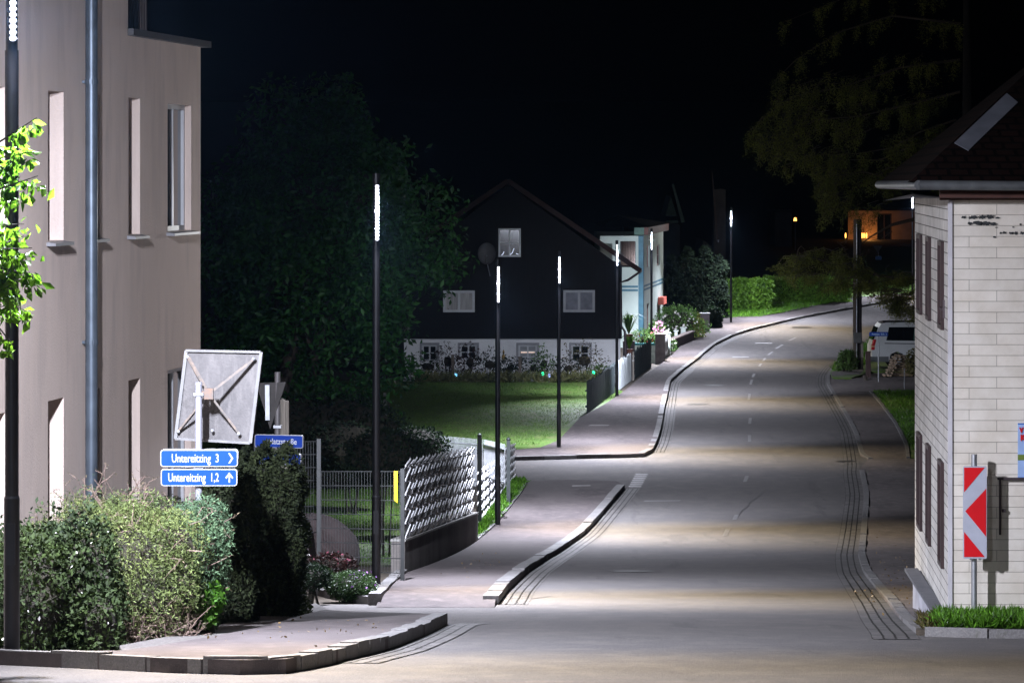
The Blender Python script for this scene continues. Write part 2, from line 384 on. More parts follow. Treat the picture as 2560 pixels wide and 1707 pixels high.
# main road with the two side streets as one asphalt sheet
road_poly = [(-60, -28), (60, -28)] + [(60, 30)] + [(kra[0][0]+.4, kra[0][1]-.5)] + [(x+.7, y) for x, y in kra] + [(x+.7, y) for x, y in krb] + [(95, 192)] + [(95, 215), (kf[-1][0], kf[-1][1]+8)] + [(x-.4, y+.4) for x, y in kf[::-1]] + [(-60, kf[0][1])] + [(-60, G(1280, 1207)[1])] + [(km[-1][0]-.2, G(1280, 1207)[1])] + [(x-.3, y) for x, y in km[::-1]] + [(-60, km[0][1]+2)]
patch("road", road_poly, .008, asphalt)
PV = .115
# pavements
pf = [kf[0]] + kf[1:16] + [G(2131, 770), G(2223, 754), G(2330, 742)] + GL([(2330, 735), (2223, 742), (2131, 752), (2060, 766), (1968, 786), (1900, 796), (1810, 799), (1790, 806), (1760, 830), (1728, 848), (1702, 868), (1640, 925), (1600, 952), (1560, 985), (1500, 1025), (1452, 1050), (1395, 1110), (1350, 1128), (1277, 1134)])
patch("pavement", pf, PV, pave_m)
pm = [G(1240, 1508)] + km[1:] + GL([(1540, 1212), (1420, 1208), (1322, 1212), (1306, 1240), (1252, 1310), (1196, 1362), (1100, 1415), (1018, 1446), (958, 1498), (950, 1506)])
patch("pavement", pm, PV*.9, pave_m)
pn = kn + GL([(1090, 1560), (960, 1556), (860, 1552), (812, 1549), (760, 1562), (640, 1600), (520, 1625), (400, 1648), (310, 1662), (120, 1664), (-260, 1652)])
patch("pavement", pn, PV, pave_m)
pr = [(x, y) for x, y in kra] + GL([(2149, 1177), (2171, 1151)]) + krb[1:7] + GL([(2100, 960), (2160, 968), (2179, 982), (2204, 1010), (2242, 1061), (2271, 1119), (2275, 1150), (2330, 1150), (2330, 1500), (2380, 1572), (2300, 1590)])
pave_r = plainmat("brightened_pavement", [(.155, .135, .13), (.8, .40, .6, (.11, .096, .094), .9, (1, .4, 1)), (5, .5, .66, (.19, .165, .158), .8, (1, .5, 1)), (70, .5, .68, (.08, .07, .068), .55, U1)], .92, .5, 110, .08)  # lighter copy of the pavement asphalt, extra lamplight put into its colour
patch("pavement", pr, .05, pave_r)
ev = G(2131, 925)
patch("driveway", GL([(2078, 990), (2098, 958), (2140, 948), (2300, 945), (2600, 940), (2600, 988), (2300, 985), (2178, 982), (2110, 985)]), .06, pave_r)
# kerbs
kerb("kerb", smooth_pts(kf[:5], 1)+smooth_pts(kf[4:], 1.5)[1:], .17, PV+.01, -1)
kerb("kerb", smooth_pts(km, 1), .2, PV+.012, -1)
kerb("kerb", smooth_pts(kn, .3), .15, PV+.012, -1, .55)
kerb("kerb", smooth_pts(kra, 1), .13, .065, 1)
kerb("kerb", smooth_pts(krb, 1), .13, .065, 1)
kerb("kerb", GL([(1196, 1362), (1252, 1310), (1306, 1240), (1322, 1212)]), .1, PV+.03, -1)
kerb("kerb", GL([(952, 1514), (985, 1475), (1018, 1446)]), .16, PV+.035, -1, 1.5)
kerb("kerb", smooth_pts(GL([(757, 1462), (800, 1484), (860, 1500), (945, 1512)]), 1), .1, .1, 1, .9)
kerb("kerb", smooth_pts(GL([(2179, 982), (2204, 1010), (2242, 1061), (2271, 1119), (2275, 1150)]), 1), .1, .1, 1)
kerb("kerb", smooth_pts(GL([(1968, 786), (2060, 766), (2131, 752), (2223, 742)]), 1), .1, PV+.05, -1)
kerb("kerb", GL([(2310, 1592), (2400, 1596), (2560, 1598), (2760, 1600)]), .1, .09, -1, .8)
# sett gutters (three rows)
ribbon("gutter", smooth_pts(km, .6), .38, .014, sett_m, 1)
ribbon("gutter", smooth_pts(kf[4:16], .6), .40, .014, sett_m, 1)
ribbon("gutter", smooth_pts(GL([(2300, 1600)])+kra+[G(2150, 1160)]+krb[2:11], .6), .44, .014, sett_m, -1)
ribbon("gutter", smooth_pts(kn[-4:]+[(kn[-1][0]+.15, kn[-1][1]+.4)], .6), .33, .014, sett_m, 1)
# lawns
patch("lawn", GL([(1350, 1128), (1395, 1110), (1452, 1050), (1500, 1025), (1560, 985), (1500, 955), (1300, 953), (1000, 955), (400, 958), (300, 1142)]) , .07, lawn_m)
patch("lawn", GL([(560, 1420), (1000, 1425), (1120, 1340), (1180, 1230), (1150, 1180), (400, 1165)]), .06, lawn_m)
patch("lawn", GL([(1196, 1358), (1300, 1238), (1316, 1212), (1285, 1209), (1240, 1262), (1180, 1330)]), PV+.02, lawn_m)
patch("lawn", GL([(2181, 981), (2206, 1009), (2244, 1060), (2273, 1119), (2277, 1150), (2700, 1150), (2700, 981)]), .08, lawn_m)
patch("lawn", GL([(1790, 806), (1810, 799), (1900, 796), (1968, 784), (2060, 765), (2131, 750), (2223, 740), (2300, 736), (2300, 715), (1660, 740), (1700, 800)]), .13, lawn_m)
patch("lawn", GL([(2075, 936), (2086, 917), (2130, 886), (2172, 857), (2232, 829), (2302, 808), (2422, 787), (2600, 775), (2600, 930), (2180, 932), (2130, 948), (2080, 948)]), .07, lawn_m)
patch("lawn", GL([(2190, 726), (2330, 722), (2600, 715), (2600, 640), (2150, 625)]), .3, lawn_m)
patch("gravel_path", GL([(2078, 934), (2130, 926), (2160, 928), (2150, 940), (2080, 944)]), .075, gravel_m)
patch("gravel_strip", [(x, y-.03) for x, y in GL([(310, 1664), (400, 1650), (520, 1627), (640, 1602), (760, 1564), (830, 1546), (790, 1525), (640, 1560), (420, 1615), (300, 1640)])], .09, gravel_m)
patch("planting_bed", GL([(757, 1462), (800, 1484), (860, 1500), (945, 1512), (985, 1475), (1005, 1420), (600, 1420)]), .06, soil_m)
# ------------------------------------------------------------------ paint, joints, covers on the road
def strip(name, p0, p1, wd, dz=.013, mat=None):
    a, b = Vector(G(*p0)), Vector(G(*p1)); n = max(1, int((b-a).length/1.0)); t = (b-a).normalized(); nr = Vector((t.y, -t.x))*wd/2
    mb = MB()
    for i in range(n):
        c = a+(b-a)*(i/n); e = a+(b-a)*((i+1)/n)
        mb.face([onG(*(c-nr), dz), onG(*(c+nr), dz), onG(*(e+nr), dz), onG(*(e-nr), dz)])
    return struct(mb.build(name, mat or line_m))
for p0, p1 in [((1940, 872), (1957, 862)), ((1972, 852), (1990, 844)), ((1920, 888), (1931, 880)), ((1908, 902), (1913, 896)), ((1898, 916), (1903, 909)), ((1882, 943), (1886, 935)), ((1876, 962), (1880, 950)),
               ((1872, 1000), (1874, 985)), ((1874, 1060), (1876, 1045)), ((1874, 1105), (1874, 1088)), ((1862, 1205), (1868, 1190)), ((1836, 1300), (1842, 1288)), ((1812, 1340), (1820, 1322))]:
    strip("centre_line", p0, p1, .10)
mb = MB()
for k in range(7):
    t = k/7; px = 1572+(1592-1572)*t; py = 1218-(1218-1183)*t
    a = G(px, py); d = a[1]
    mb.face([onG(a[0], d, .014), onG(a[0]+.32, d, .014), onG(a[0]+.33, d+.3, .014), onG(a[0]+.01, d+.3, .014)])
struct(mb.build("crossing_marking", line_m))
iron = M("cast_iron", (.03, .028, .028), .55, .3, 20, metal=.4)
def cover(px, py, r, label):
    X, d = G(px, py); o = thing("manhole_cover", onG(X, d, .012), label, "manhole cover", "covers set in the asphalt")
    sl = (Zg(d+1)-Zg(d-1))/2
    mb = MB(); mb.disc(onG(X, d, .016), r, (1, 0, 0), Vector((0, 1, sl)), 26); mb.build("lid", iron, o)
    m2 = MB()
    for k in range(26):
        a0, a1 = 2*math.pi*k/26, 2*math.pi*(k+1)/26
        f = lambda a, q: onG(X+q*math.cos(a), d+q*math.sin(a), .014)
        m2.face([f(a0, r*1.03), f(a0, r*1.25), f(a1, r*1.25), f(a1, r*1.03)])
    m2.build("frame", asphalt, o)
cover(1586, 1429, .36, "round iron manhole cover in the dark band of road beside the concrete garden wall")
cover(2115, 1154, .27, "iron cover in the sett gutter where the right pavement kerb is broken")
cover(2004, 819, .5, "iron manhole cover in the pale road near the bend by the hedge")
cover(1785, 964, .4, "iron cover in the road opposite the dark picket fence")
cover(1745, 1011, .35, "small dark cover in the warm patch of road below the house")
# ------------------------------------------------------------------ street lamps
LED = emis("lamp_led", (.84, .87, 1.0), 3)
def make_lamp():
    o = thing("street_lamp", (0, 0, 0), "x", "street lamp", "slim pole lamps along the left pavement")
    MB().tube([(0, 0, -.1), (0, 0, 1.25)], .062, 20).tube([(0, 0, 1.25), (0, 0, 1.27)], [.062, .055], 20).build("pole_sleeve", darkmetal, o, True)
    MB().tube([(0, 0, 1.27), (0, 0, 4.72)], .054, 20).tube([(0, 0, 5.60), (0, 0, 5.72)], .054, 20).build("pole", darkmetal, o, True)
    MB().tube([(0, 0, 4.72), (0, 0, 5.60)], .047, 16).build("lamp_housing", darkmetal, o, True)
    MB().box((.0, -.064, .9), (.07, .006, .32)).build("access_door", darkmetal, o)
    for sgn in (-1, 1):
        n = Vector((.33, sgn*.944, 0)); t = Vector((-n.y, n.x, 0)); mb = MB()
        mb.box(n*.05+Vector((0, 0, 5.185)), (.03, .012, .74), math.atan2(n.y, n.x)+rad(90))
        for k in range(17):
            z = 4.80+.0455*k
            mb.blob(n*.043+Vector((0, 0, z+.012)), (.029, .029, .023), seg=10, noise=0)
        mb.build("led_strip", LED, o, True)
        for zz in (5.0, 5.42):
            ld = bpy.data.lights.new("lamp_light", 'AREA'); ld.shape = 'RECTANGLE'; ld.size = .05; ld.size_y = .12; ld.energy = LAMP_W*.5*(1 if sgn < 0 else .95); ld.color = (.80, .84, 1.0); ld.spread = rad(SPREAD)
            lo = bpy.data.objects.new("lamp_light", ld); COL.objects.link(lo); lo.parent = o
            nd = (n+Vector((0, 0, -TILT))).normalized(); lo.rotation_euler = (-nd).to_track_quat('Z', 'Y').to_euler(); lo.location = n*.10+Vector((0, 0, zz))
        pd = bpy.data.lights.new("lamp_light", 'POINT' if sgn < 0 else 'SPOT'); pd.energy = FILL_W*(.4 if sgn < 0 else 2.6)
        if sgn > 0: pd.spot_size = rad(124); pd.spot_blend = .6; pd.color = (.78, .84, 1.0); pd.shadow_soft_size = 0
        pq = bpy.data.objects.new("lamp_light", pd); COL.objects.link(pq); pq.parent = o; pq.location = n*.08+Vector((0, 0, 5.2)); pq.rotation_euler = (-(n+Vector((-.25, 0, -.85)))).to_track_quat('Z', 'Y').to_euler()
    ws = bpy.data.lights.new("lamp_light", 'SPOT'); ws.energy = WARM_W; ws.color = (1.0, .84, .58); ws.spot_size = rad(76); ws.spot_blend = 1.0; ws.shadow_soft_size = 0
    wo = bpy.data.objects.new("lamp_light", ws); COL.objects.link(wo); wo.parent = o; wo.location = (.08, -.03, 5.1)
    wo.rotation_euler = Vector((-3.6, 1.5, 5.2)).to_track_quat('Z', 'Y').to_euler()
    return o
L = make_lamp()
lamps = [(-3.88, 26.0, 0, "nearest lamp pole, before the pink plastered building with the bush round its foot"),
         (-1.88, 46.4, 0, "lamp rising from the flower bed beside the white woven fence"),
         (-.31, 72.5, 0, "lamp on the grass verge beside the far end of the woven fence"),
         (1.37, 98.0, 0, "lamp at the side street corner on the edge of the mown lawn"),
         (3.86, 123.4, -5, "lamp standing among the pickets at the timber house corner"),
         (6.2, 149.0, -12, "lamp in front of the pale green house"),
         (10.95, 167.6, -25, "lamp before the tall lit hedge at the bend"),
         (22.70, 190.0, -50, "far lamp glinting between the branches under the roof corner of the tiled house"),
         (-6.2, 3.0, 0, "lamp by the road behind the camera")]
spare = [L]+[copy_tree(L) for _ in lamps[1:]]
for i, (X, d, rz, lab) in enumerate(lamps):
    o = spare[i]
    if i == 0:                                        # the nearest lamp throws more light along the fronts
        for ch in o.children:
            if ch.type == 'LIGHT' and ch.data.type == 'AREA': ch.data = ch.data.copy(); ch.data.spread = rad(114); ch.data.energy = LAMP_W*(.55 if ch.location.y < 0 else .95); v = Vector((.3*1, (-1 if ch.location.y < 0 else 1)*.95, -1.0)); ch.rotation_euler = (-v).to_track_quat('Z', 'Y').to_euler()
    if i == 0:
        for ch in o.children:
            if ch.type == 'LIGHT' and (ch.data.type == 'POINT' or (ch.data.type == 'SPOT' and ch.location.y > .05)): ch.data = ch.data.copy(); ch.data.energy = FILL_W*(.45 if ch.location.y < 0 else .95)
    o.location = onG(X, d, PV if i else .03); o.rotation_euler.z = rad(rz); o["label"] = lab

# ramp where the middle pavement meets the side road
a0, a1, b0, b1 = G(950, 1506), G(1240, 1508), G(940, 1520), G(1236, 1520)
mb = MB(); mb.face([onG(*b0, .012), onG(*b1, .012), onG(*a1, PV*.9+.004), onG(*a0, PV*.9+.004)]); struct(mb.build("pavement_ramp", pave_m))

crack = M("tar_crack", (.03, .028, .028), .6, .2, 8)
def crackline(name, pts, wd, m=None, dz=.0115):
    g = smooth_pts(GL(pts), .8); g = [(x+random.uniform(-.04, .04), y) for x, y in g]; a = offset_line(g, wd/2); b = offset_line(g, -wd/2); mb = MB()
    for i in range(len(g)-1): mb.face([onG(*a[i], dz), onG(*a[i+1], dz), onG(*b[i+1], dz), onG(*b[i], dz)])
    return struct(mb.build(name, m or crack))
crackline("road_crack", [(1850, 1290), (1870, 1262), (1895, 1240), (1907, 1228)], .03)
crackline("road_crack", [(1725, 1105), (1560, 1112)], .03); crackline("road_crack", [(1240, 1512), (1490, 1514), (1700, 1512)], .03)
crackline("road_crack", [(1372, 1492), (1300, 1500), (1285, 1502)], .04); crackline("road_crack", [(2060, 1390), (2100, 1393), (2150, 1390)], .06)
crackline("road_crack", [(2075, 1086), (2112, 1089), (2140, 1088)], .06); crackline("road_crack", [(1630, 1144), (1660, 1143), (1692, 1144)], .06)
crackline("road_crack", [(1640, 1032), (1698, 1031)], .05); crackline("road_crack", [(1728, 912), (1760, 910)], .05)
patch("road_patch", GL([(1610, 1254), (1700, 1253), (1702, 1251), (1612, 1251.6)]), .012, line_m)
patch("road_patch", GL([(1888, 859), (1930, 859), (1930, 857.4), (1888, 857.4)]), .012, line_m)
patch("road_patch", GL([(1831, 893.5), (1872, 893.5), (1872, 891.8), (1831, 891.8)]), .012, line_m)
crackline("pavement_joint", [(1424, 1365), (1300, 1364), (1200, 1364)], .03, None, PV*.9+.004)
crackline("pavement_joint", [(1643, 1105), (1520, 1104), (1412, 1100)], .02, None, PV+.004)
crackline("pavement_joint", [(1664, 1015), (1560, 1018), (1460, 1022)], .02, None, PV+.004)
crackline("pavement_joint", [(1700, 932), (1640, 928)], .02, None, PV+.004)
crackline("pavement_joint", [(2149, 1177), (2200, 1178), (2276, 1180)], .04, None, .054)
crackline("pavement_joint", [(2156, 1288), (2210, 1286), (2290, 1286)], .04, None, .054)
patch("pavement_patch", GL([(1476, 1225), (1430, 1226), (1431, 1223), (1476, 1222.4)]), PV*.9+.004, plainmat("pale_patch", [(.24, .22, .21), (8, .4, .6, (.16, .14, .14), .7, U1)], .85))
patch("pavement_patch", GL([(1470, 1073), (1520, 1073), (1524, 1071), (1476, 1070.5)]), PV+.004, MATS["pale_patch"])
# ------------------------------------------------------------------ walls with openings
def wall(mb, p0, p1, z0, z1, ops=(), mi=0, u0=0, reveal_mi=None):
    """vertical wall from p0 to p1 (outside is to the right of p0->p1); ops = (s0,s1,za,zb,depth)"""
    p0 = Vector(p0); p1 = Vector(p1); L = (p1-p0).length; t = (p1-p0)/L; n = Vector((t.y, -t.x))
    ss = sorted({0, L, *[o[0] for o in ops], *[o[1] for o in ops]}); zs = sorted({z0, z1, *[o[2] for o in ops], *[o[3] for o in ops]})
    at = lambda s, z, dep=0: Vector((p0.x+t.x*s-n.x*dep, p0.y+t.y*s-n.y*dep, z))
    for i in range(len(ss)-1):
        for j in range(len(zs)-1):
            sm, zm = (ss[i]+ss[i+1])/2, (zs[j]+zs[j+1])/2
            if any(o[0] < sm < o[1] and o[2] < zm < o[3] for o in ops): continue
            q = [(ss[i], zs[j]), (ss[i+1], zs[j]), (ss[i+1], zs[j+1]), (ss[i], zs[j+1])]
            mb.face([at(*k) for k in q], mi, [(k[0]+u0, k[1]) for k in q])
    rm = mi if reveal_mi is None else reveal_mi
    for a, b, c, d, dep in ops:
        for q in (((a, c), (a, d)), ((b, d), (b, c)), ((a, d), (b, d)), ((b, c), (a, c))):
            mb.face([at(*q[0]), at(*q[0], dep), at(*q[1], dep), at(*q[1])], rm)
    return at, t, n
def window(parent, at, a, b, c, d, dep, mat=None, bars=1, hbars=0, glass=None, fw=.05, sill=None, name="window"):
    """frame bars and a pane set back in an opening; frame is the part, pane its child"""
    mat = mat or frame_m; mb = MB(); f = fw
    def bar(s0, s1, z0, z1, th=.05):
        lo = [at(s0, z0, dep), at(s1, z0, dep), at(s1, z0, dep-th), at(s0, z0, dep-th)]; hi = [at(s0, z1, dep), at(s1, z1, dep), at(s1, z1, dep-th), at(s0, z1, dep-th)]
        mb.hexa(lo+hi)
    bar(a, a+f, c, d); bar(b-f, b, c, d); bar(a+f, b-f, c, c+f); bar(a+f, b-f, d-f, d)
    for k in range(bars): s = a+(b-a)*(k+1)/(bars+1); bar(s-f*.5, s+f*.5, c+f, d-f)
    for k in range(hbars): z = c+(d-c)*(k+1)/(hbars+1); bar(a+f, b-f, z-f*.25, z+f*.25, .04)
    fo = mb.build(name, mat, parent)
    g = MB().face([at(a+f*.9, c+f*.9, dep-.012), at(b-f*.9, c+f*.9, dep-.012), at(b-f*.9, d-f*.9, dep-.012), at(a+f*.9, d-f*.9, dep-.012)]); g.build("pane", glass or glass_dark, fo)
    if sill:
        m3 = MB(); e = .06
        m3.hexa([at(a-e, c-.05, .05), at(b+e, c-.05, .05), at(b+e, c-.05, -sill), at(a-e, c-.05, -sill), at(a-e, c-.004, .05), at(b+e, c-.004, .05), at(b+e, c-.02, -sill), at(a-e, c-.02, -sill)])
        m3.build("sill", M("window_sill_metal", (.2, .2, .21), .5, .1, 5, metal=.4), fo)
    return fo
# ------------------------------------------------------------------ left apartment building
AX = lambda Y: -9.45+.1337*Y
def YL(px): r = (px-CX)/F; return 9.45/(.1337-r)
zc = lambda z: CAMZ+z
bA = Vector((AX(24), 24)); bB = Vector((AX(41.7), 41.7)); tdir = (bB-bA).normalized(); k_len = (bB-bA).length
sY = lambda Y: (Y-24)/(41.7-24)*k_len
apt = thing("apartment_building", (AX(33), 33, Zg(33)), "tall pink plastered apartment building with deep narrow windows on the left", "building")
ops = []; wins = []
for (x0, x1, dep) in ((-46, 13, .3), (120, 159, .3), (222, 249, .3), (321, 350, .25), (419, 478, .13)):
    s0, s1 = sY(YL(x0)), sY(YL(x1))
    for za, zb in ((-.76, .80), (-4.25, -2.415)):
        zt = zc(zb)-(.03 if dep == .13 and zb > 0 else 0)
        ops.append((s0, s1, zc(za), zt, dep)); wins.append((s0, s1, zc(za), zt, dep))
mb = MB(); at, t_, n_ = wall(mb, bA, bB, 3.0, zc(1.50), ops)
back = Vector((-n_.x, -n_.y))*9
sR = sY(YL(320))
# taller front part and flat roof
wall(mb, bA, bA+t_*sR, zc(1.50), zc(6.5)); wall(mb, bA+t_*sR, bA+t_*sR+back, zc(1.50), zc(6.5))
wall(mb, bB, bB+back, 3.0, zc(1.50)); wall(mb, bB+back, bA+back, 3.0, zc(6.5)); wall(mb, bA+back, bA, 3.0, zc(6.5))
mb.build("wall", plaster, apt)
for i, (a, b, c, d, dep) in enumerate(wins):
    window(apt, at, a, b, c, d, dep, frame_m, 1 if dep == .13 else 0, 0, None, .06, .10 if c > 7 else None)
mb = MB(); q = [bA+t_*(sR-.02), bB+t_*.3, bB+t_*.3+back, bA+t_*(sR-.02)+back]; o_ = Vector((n_.x, n_.y))*.07
q[0] = q[0]+o_; q[1] = q[1]+o_
mb.hexa([(p.x, p.y, zc(1.502)) for p in q]+[(p.x, p.y, zc(1.58)) for p in q]); mb.build("roof_edge", M("roof_flashing", (.07, .07, .075), .5, .2, 4), apt)
# corrugated screen on the terrace
s0 = sR; mb = MB()
for k in range(17):
    p = bA+t_*(s0+.35+k*.115)-Vector((n_.x, n_.y))*.35
    mb.box((p.x, p.y, zc(2.6)), (.05, .05, 2.0), math.atan2(t_.y, t_.x))
pp = bA+t_*(s0+.3+.95)-Vector((n_.x, n_.y))*.42; mb.box((pp.x, pp.y, zc(2.6)), (2.0, .02, 2.0), math.atan2(t_.y, t_.x))
mb.build("terrace_screen", M("brown_slats", (.13, .10, .09), .8, .2, 4), apt)
p = bA+t_*sY(YL(206))+Vector((n_.x, n_.y))*.10
mb = MB(); mb.tube([(p.x, p.y, 4.5), (p.x, p.y, zc(6.4))], .066, 18)
mb.build("downpipe", zinc, apt, True)
mb = MB()
for z in (-1.9, .9, -4): mb.tube([(p.x, p.y, zc(z)), (p.x, p.y, zc(z)+.05)], .072, 18); mb.box((p.x-n_.x*.06, p.y-n_.y*.06, zc(z)+.025), (.03, .12, .03), math.atan2(n_.y, n_.x)+rad(90))
mb.build("pipe_bracket", zinc, apt)
# ------------------------------------------------------------------ text helper
def text_mesh(txt, size, loc, mat, parent, rz=0, name="lettering", align='LEFT', xs=1.0, bold=.004, ext=.0015, fit=None):
    cu = bpy.data.curves.new("lettering_curve", 'FONT'); cu.body = txt; cu.size = size; cu.extrude = ext; cu.offset = bold; cu.align_x = align; cu.resolution_u = 4
    to = bpy.data.objects.new("tmp_text", cu); COL.objects.link(to)
    dg = bpy.context.evaluated_depsgraph_get(); me = bpy.data.meshes.new_from_object(to.evaluated_get(dg)); bpy.data.objects.remove(to)
    if fit:
        vx = [v.co.x for v in me.vertices]; k = fit/(max(vx)-min(vx)); me.transform(Matrix.Translation((-min(vx)*k, 0, 0)) @ Matrix.Diagonal((k, 1, 1, 1)))
    Mx = Matrix.Translation(loc) @ Matrix.Rotation(rz, 4, 'Z') @ Matrix.Rotation(rad(90), 4, 'X') @ Matrix.Diagonal((xs, 1, 1, 1))
    me.transform(Mx); me.materials.clear(); me.materials.append(mat); me.name = name
    for pl in me.polygons: pl.material_index = 0
    o = bpy.data.objects.new(name, me); COL.objects.link(o); o.parent = parent; o.matrix_parent_inverse = parent_mat(parent).inverted()
    return o
def rrect(wd, ht, r, n=5):
    out = []
    for cx, cz, a0 in ((wd/2-r, -ht/2+r, -90), (wd/2-r, ht/2-r, 0), (-wd/2+r, ht/2-r, 90), (-wd/2+r, -ht/2+r, 180)):
        for k in range(n+1): a = rad(a0+90*k/n); out.append((cx+r*math.cos(a), cz+r*math.sin(a)))
    return out
def plate(mb, c, wd, ht, r, th, rz=0, y=0, mi=0):
    """rounded plate facing -Y, front at y, thickness th backwards"""
    R = Matrix.Rotation(rz, 3, 'Z'); c = Vector(c); pr = rrect(wd, ht, r)
    f = [c+R @ Vector((x, y, z)) for x, z in pr]; b = [c+R @ Vector((x, y+th, z)) for x, z in pr]
    mb.face(f, mi); mb.face(b[::-1], mi)
    for k in range(len(f)): mb.face([f[k], b[k], b[(k+1) % len(f)], f[(k+1) % len(f)]], mi)
def street_sign(name, c, wd, ht, txt, tx, tsize, label, rz=0, arrow=None, xs=1.0, group=None, txt_mat=None, fit=None):
    o = thing(name, c, label, "street sign", group)
    mb = MB(); plate(mb, c, wd, ht, ht*.18, .035, rz); mb.build("panel", whitep, o)
    mb = MB(); plate(mb, c, wd-ht*.11, ht-ht*.11, ht*.14, .002, rz, -.003); mb.build("face", bluep, o)
    R = Matrix.Rotation(rz, 3, 'Z')
    text_mesh(txt, tsize, Vector(c)+R @ Vector((tx, -.005, -tsize*.33)), txt_mat or whitep, o, rz, xs=1 if fit else xs, bold=.0012, fit=fit)
    if arrow:
        mb = MB()
        for poly in arrow: mb.face([Vector(c)+R @ Vector((x*ht, -.0055, z*ht)) for x, z in poly])
        mb.build("arrow", whitep, o)
    return o
# sign post with two plates and the mirror seen from behind
D1 = 31.2; sc1 = D1/F
pc = P(497, 1100, D1)
post = thing("sign_post", (pc.x, D1, Zg(D1)), "light grey steel post carrying two blue street name plates and the mirror", "sign post")
mb = MB(); mb.tube([(pc.x, D1, Zg(D1)-.2), (pc.x, D1, P(0, 962, D1).z)], .032, 16).tube([(pc.x, D1, P(0, 962, D1).z), (pc.x, D1, P(0, 955, D1).z)], [.035, .03], 16); mb.build("pole", M("grey_painted_post", (.2, .2, .23), .4, .08, 4, metal=.2), post, True)
mb = MB()
for yy in (985, 1130, 1172): mb.box(P(497, yy, D1), (.09, .08, .025))
mb.build("clamp", galv, post)
chev = [[(1.72, .30), (1.82, .30), (2.02, 0), (1.90, 0)], [(1.90, 0), (2.02, 0), (1.82, -.30), (1.72, -.30)]]
cA = P(497.5, 1145, D1-.06)
street_sign("street_name_sign", cA, .72, .158, "Untereitzing  3", -.252, .112, "upper blue street name plate reading Untereitzing 3 with an arrowhead to the right", 0, chev, .80, fit=.435)
upar = [[(1.745, -.3), (1.825, -.3), (1.825, .14), (1.745, .14)], [(1.55, 0.0), (1.61, -.08), (1.785, .14), (1.785, .30)], [(1.785, .30), (1.785, .14), (1.96, -.08), (2.02, 0.0)]]
cB = P(497.5, 1193, D1-.06)
street_sign("street_name_sign", cB, .71, .158, "Untereitzing  1,2", -.285, .112, "lower blue street name plate reading Untereitzing 1,2 with an arrow pointing up", 0, upar, .80, fit=.47)
# double plates seen behind the front ones
for (yy, x0, x1) in ((1142, 403, 596),):
    o = thing("street_name_sign", P(500, yy, D1+.12), "back plate edge showing above and right of the upper blue Untereitzing sign", "street sign")
    mb = MB(); plate(mb, P((x0+x1)/2, yy, D1+.1), (x1-x0)*sc1, .15, .03, .03); mb.build("panel", whitep, o)
    mb = MB(); mb.box(P(500, yy, D1+.07), (.05, .03, .03)); mb.build("bracket", galv, o)
o = thing("street_name_sign", P(480, 1188, D1+.12), "back plate edge showing between the two blue Untereitzing signs", "street sign")
mb = MB(); plate(mb, P(487, 1190, D1+.1), .42, .16, .02, .03); mb.build("panel", whitep, o)
mb = MB(); mb.box(P(497, 1190, D1+.07), (.05, .03, .03)); mb.build("bracket", galv, o)
mir_m = plainmat("weathered_back_board", [(.08, .075, .074), (3, .42, .6, (.05, .047, .047), .85, (1, 1, .4)), (16, .5, .65, (.105, .098, .095), .6, (1, 1, .3)), (5, .6, .7, (.032, .03, .029), .6, U1)], .8, .3, 40)
mo = thing("traffic_mirror", P(550, 990, D1+.1), "square traffic mirror seen from behind, grey weathered board with four crossed stays", "traffic mirror")
cs = [P(467, 876, D1+.34), P(654, 880, D1+.10), P(627, 1107, D1+.10), P(440, 1096, D1+.34)]
off = Vector((.10, .16, 0)); nrm = (cs[1]-cs[0]).cross(cs[3]-cs[0]).normalized()
if nrm.y < 0: nrm = -nrm
mb = MB(); mb.hexa([cs[3], cs[2], cs[2]+nrm*.05, cs[3]+nrm*.05, cs[0], cs[1], cs[1]+nrm*.05, cs[0]+nrm*.05]); mb.build("back_board", mir_m, mo)
mb = MB()
for i in range(4): mb.beam(cs[i]-nrm*.012, cs[(i+1) % 4]-nrm*.012, .03, .022)
mb.build("rim", M("grey_rim", (.11, .108, .108), .6, .15, 8), mo)
hub = P(522, 984, D1+.02); crn = [P(472, 892, D1+.33), P(637, 897, D1+.10), P(600, 1084, D1+.13), P(449, 1078, D1+.33)]
for c in crn:
    m2 = MB(); m2.beam(hub, c-nrm*.02, .026, .02); m2.build("stay", M("rusty_stay", (.12, .115, .11), .6, .3, 20, col2=(.13, .10, .08)), mo)
m2 = MB(); m2.box(hub, (.085, .06, .10)); m2.beam(hub+Vector((0, .0, .0)), P(497, 984, D1), .04, .05); m2.build("hub_bracket", M("rusty_bracket", (.12, .10, .09), .7, .3, 25, col2=(.10, .06, .04)), mo)
m2 = MB()
for c in crn: m2.blob(c-nrm*.03, (.018, .018, .018), noise=0)
m2.blob(P(533, 1076, D1+.2)-nrm*.02, (.016, .016, .016), noise=0)
m2.build("bolt", galv, mo)
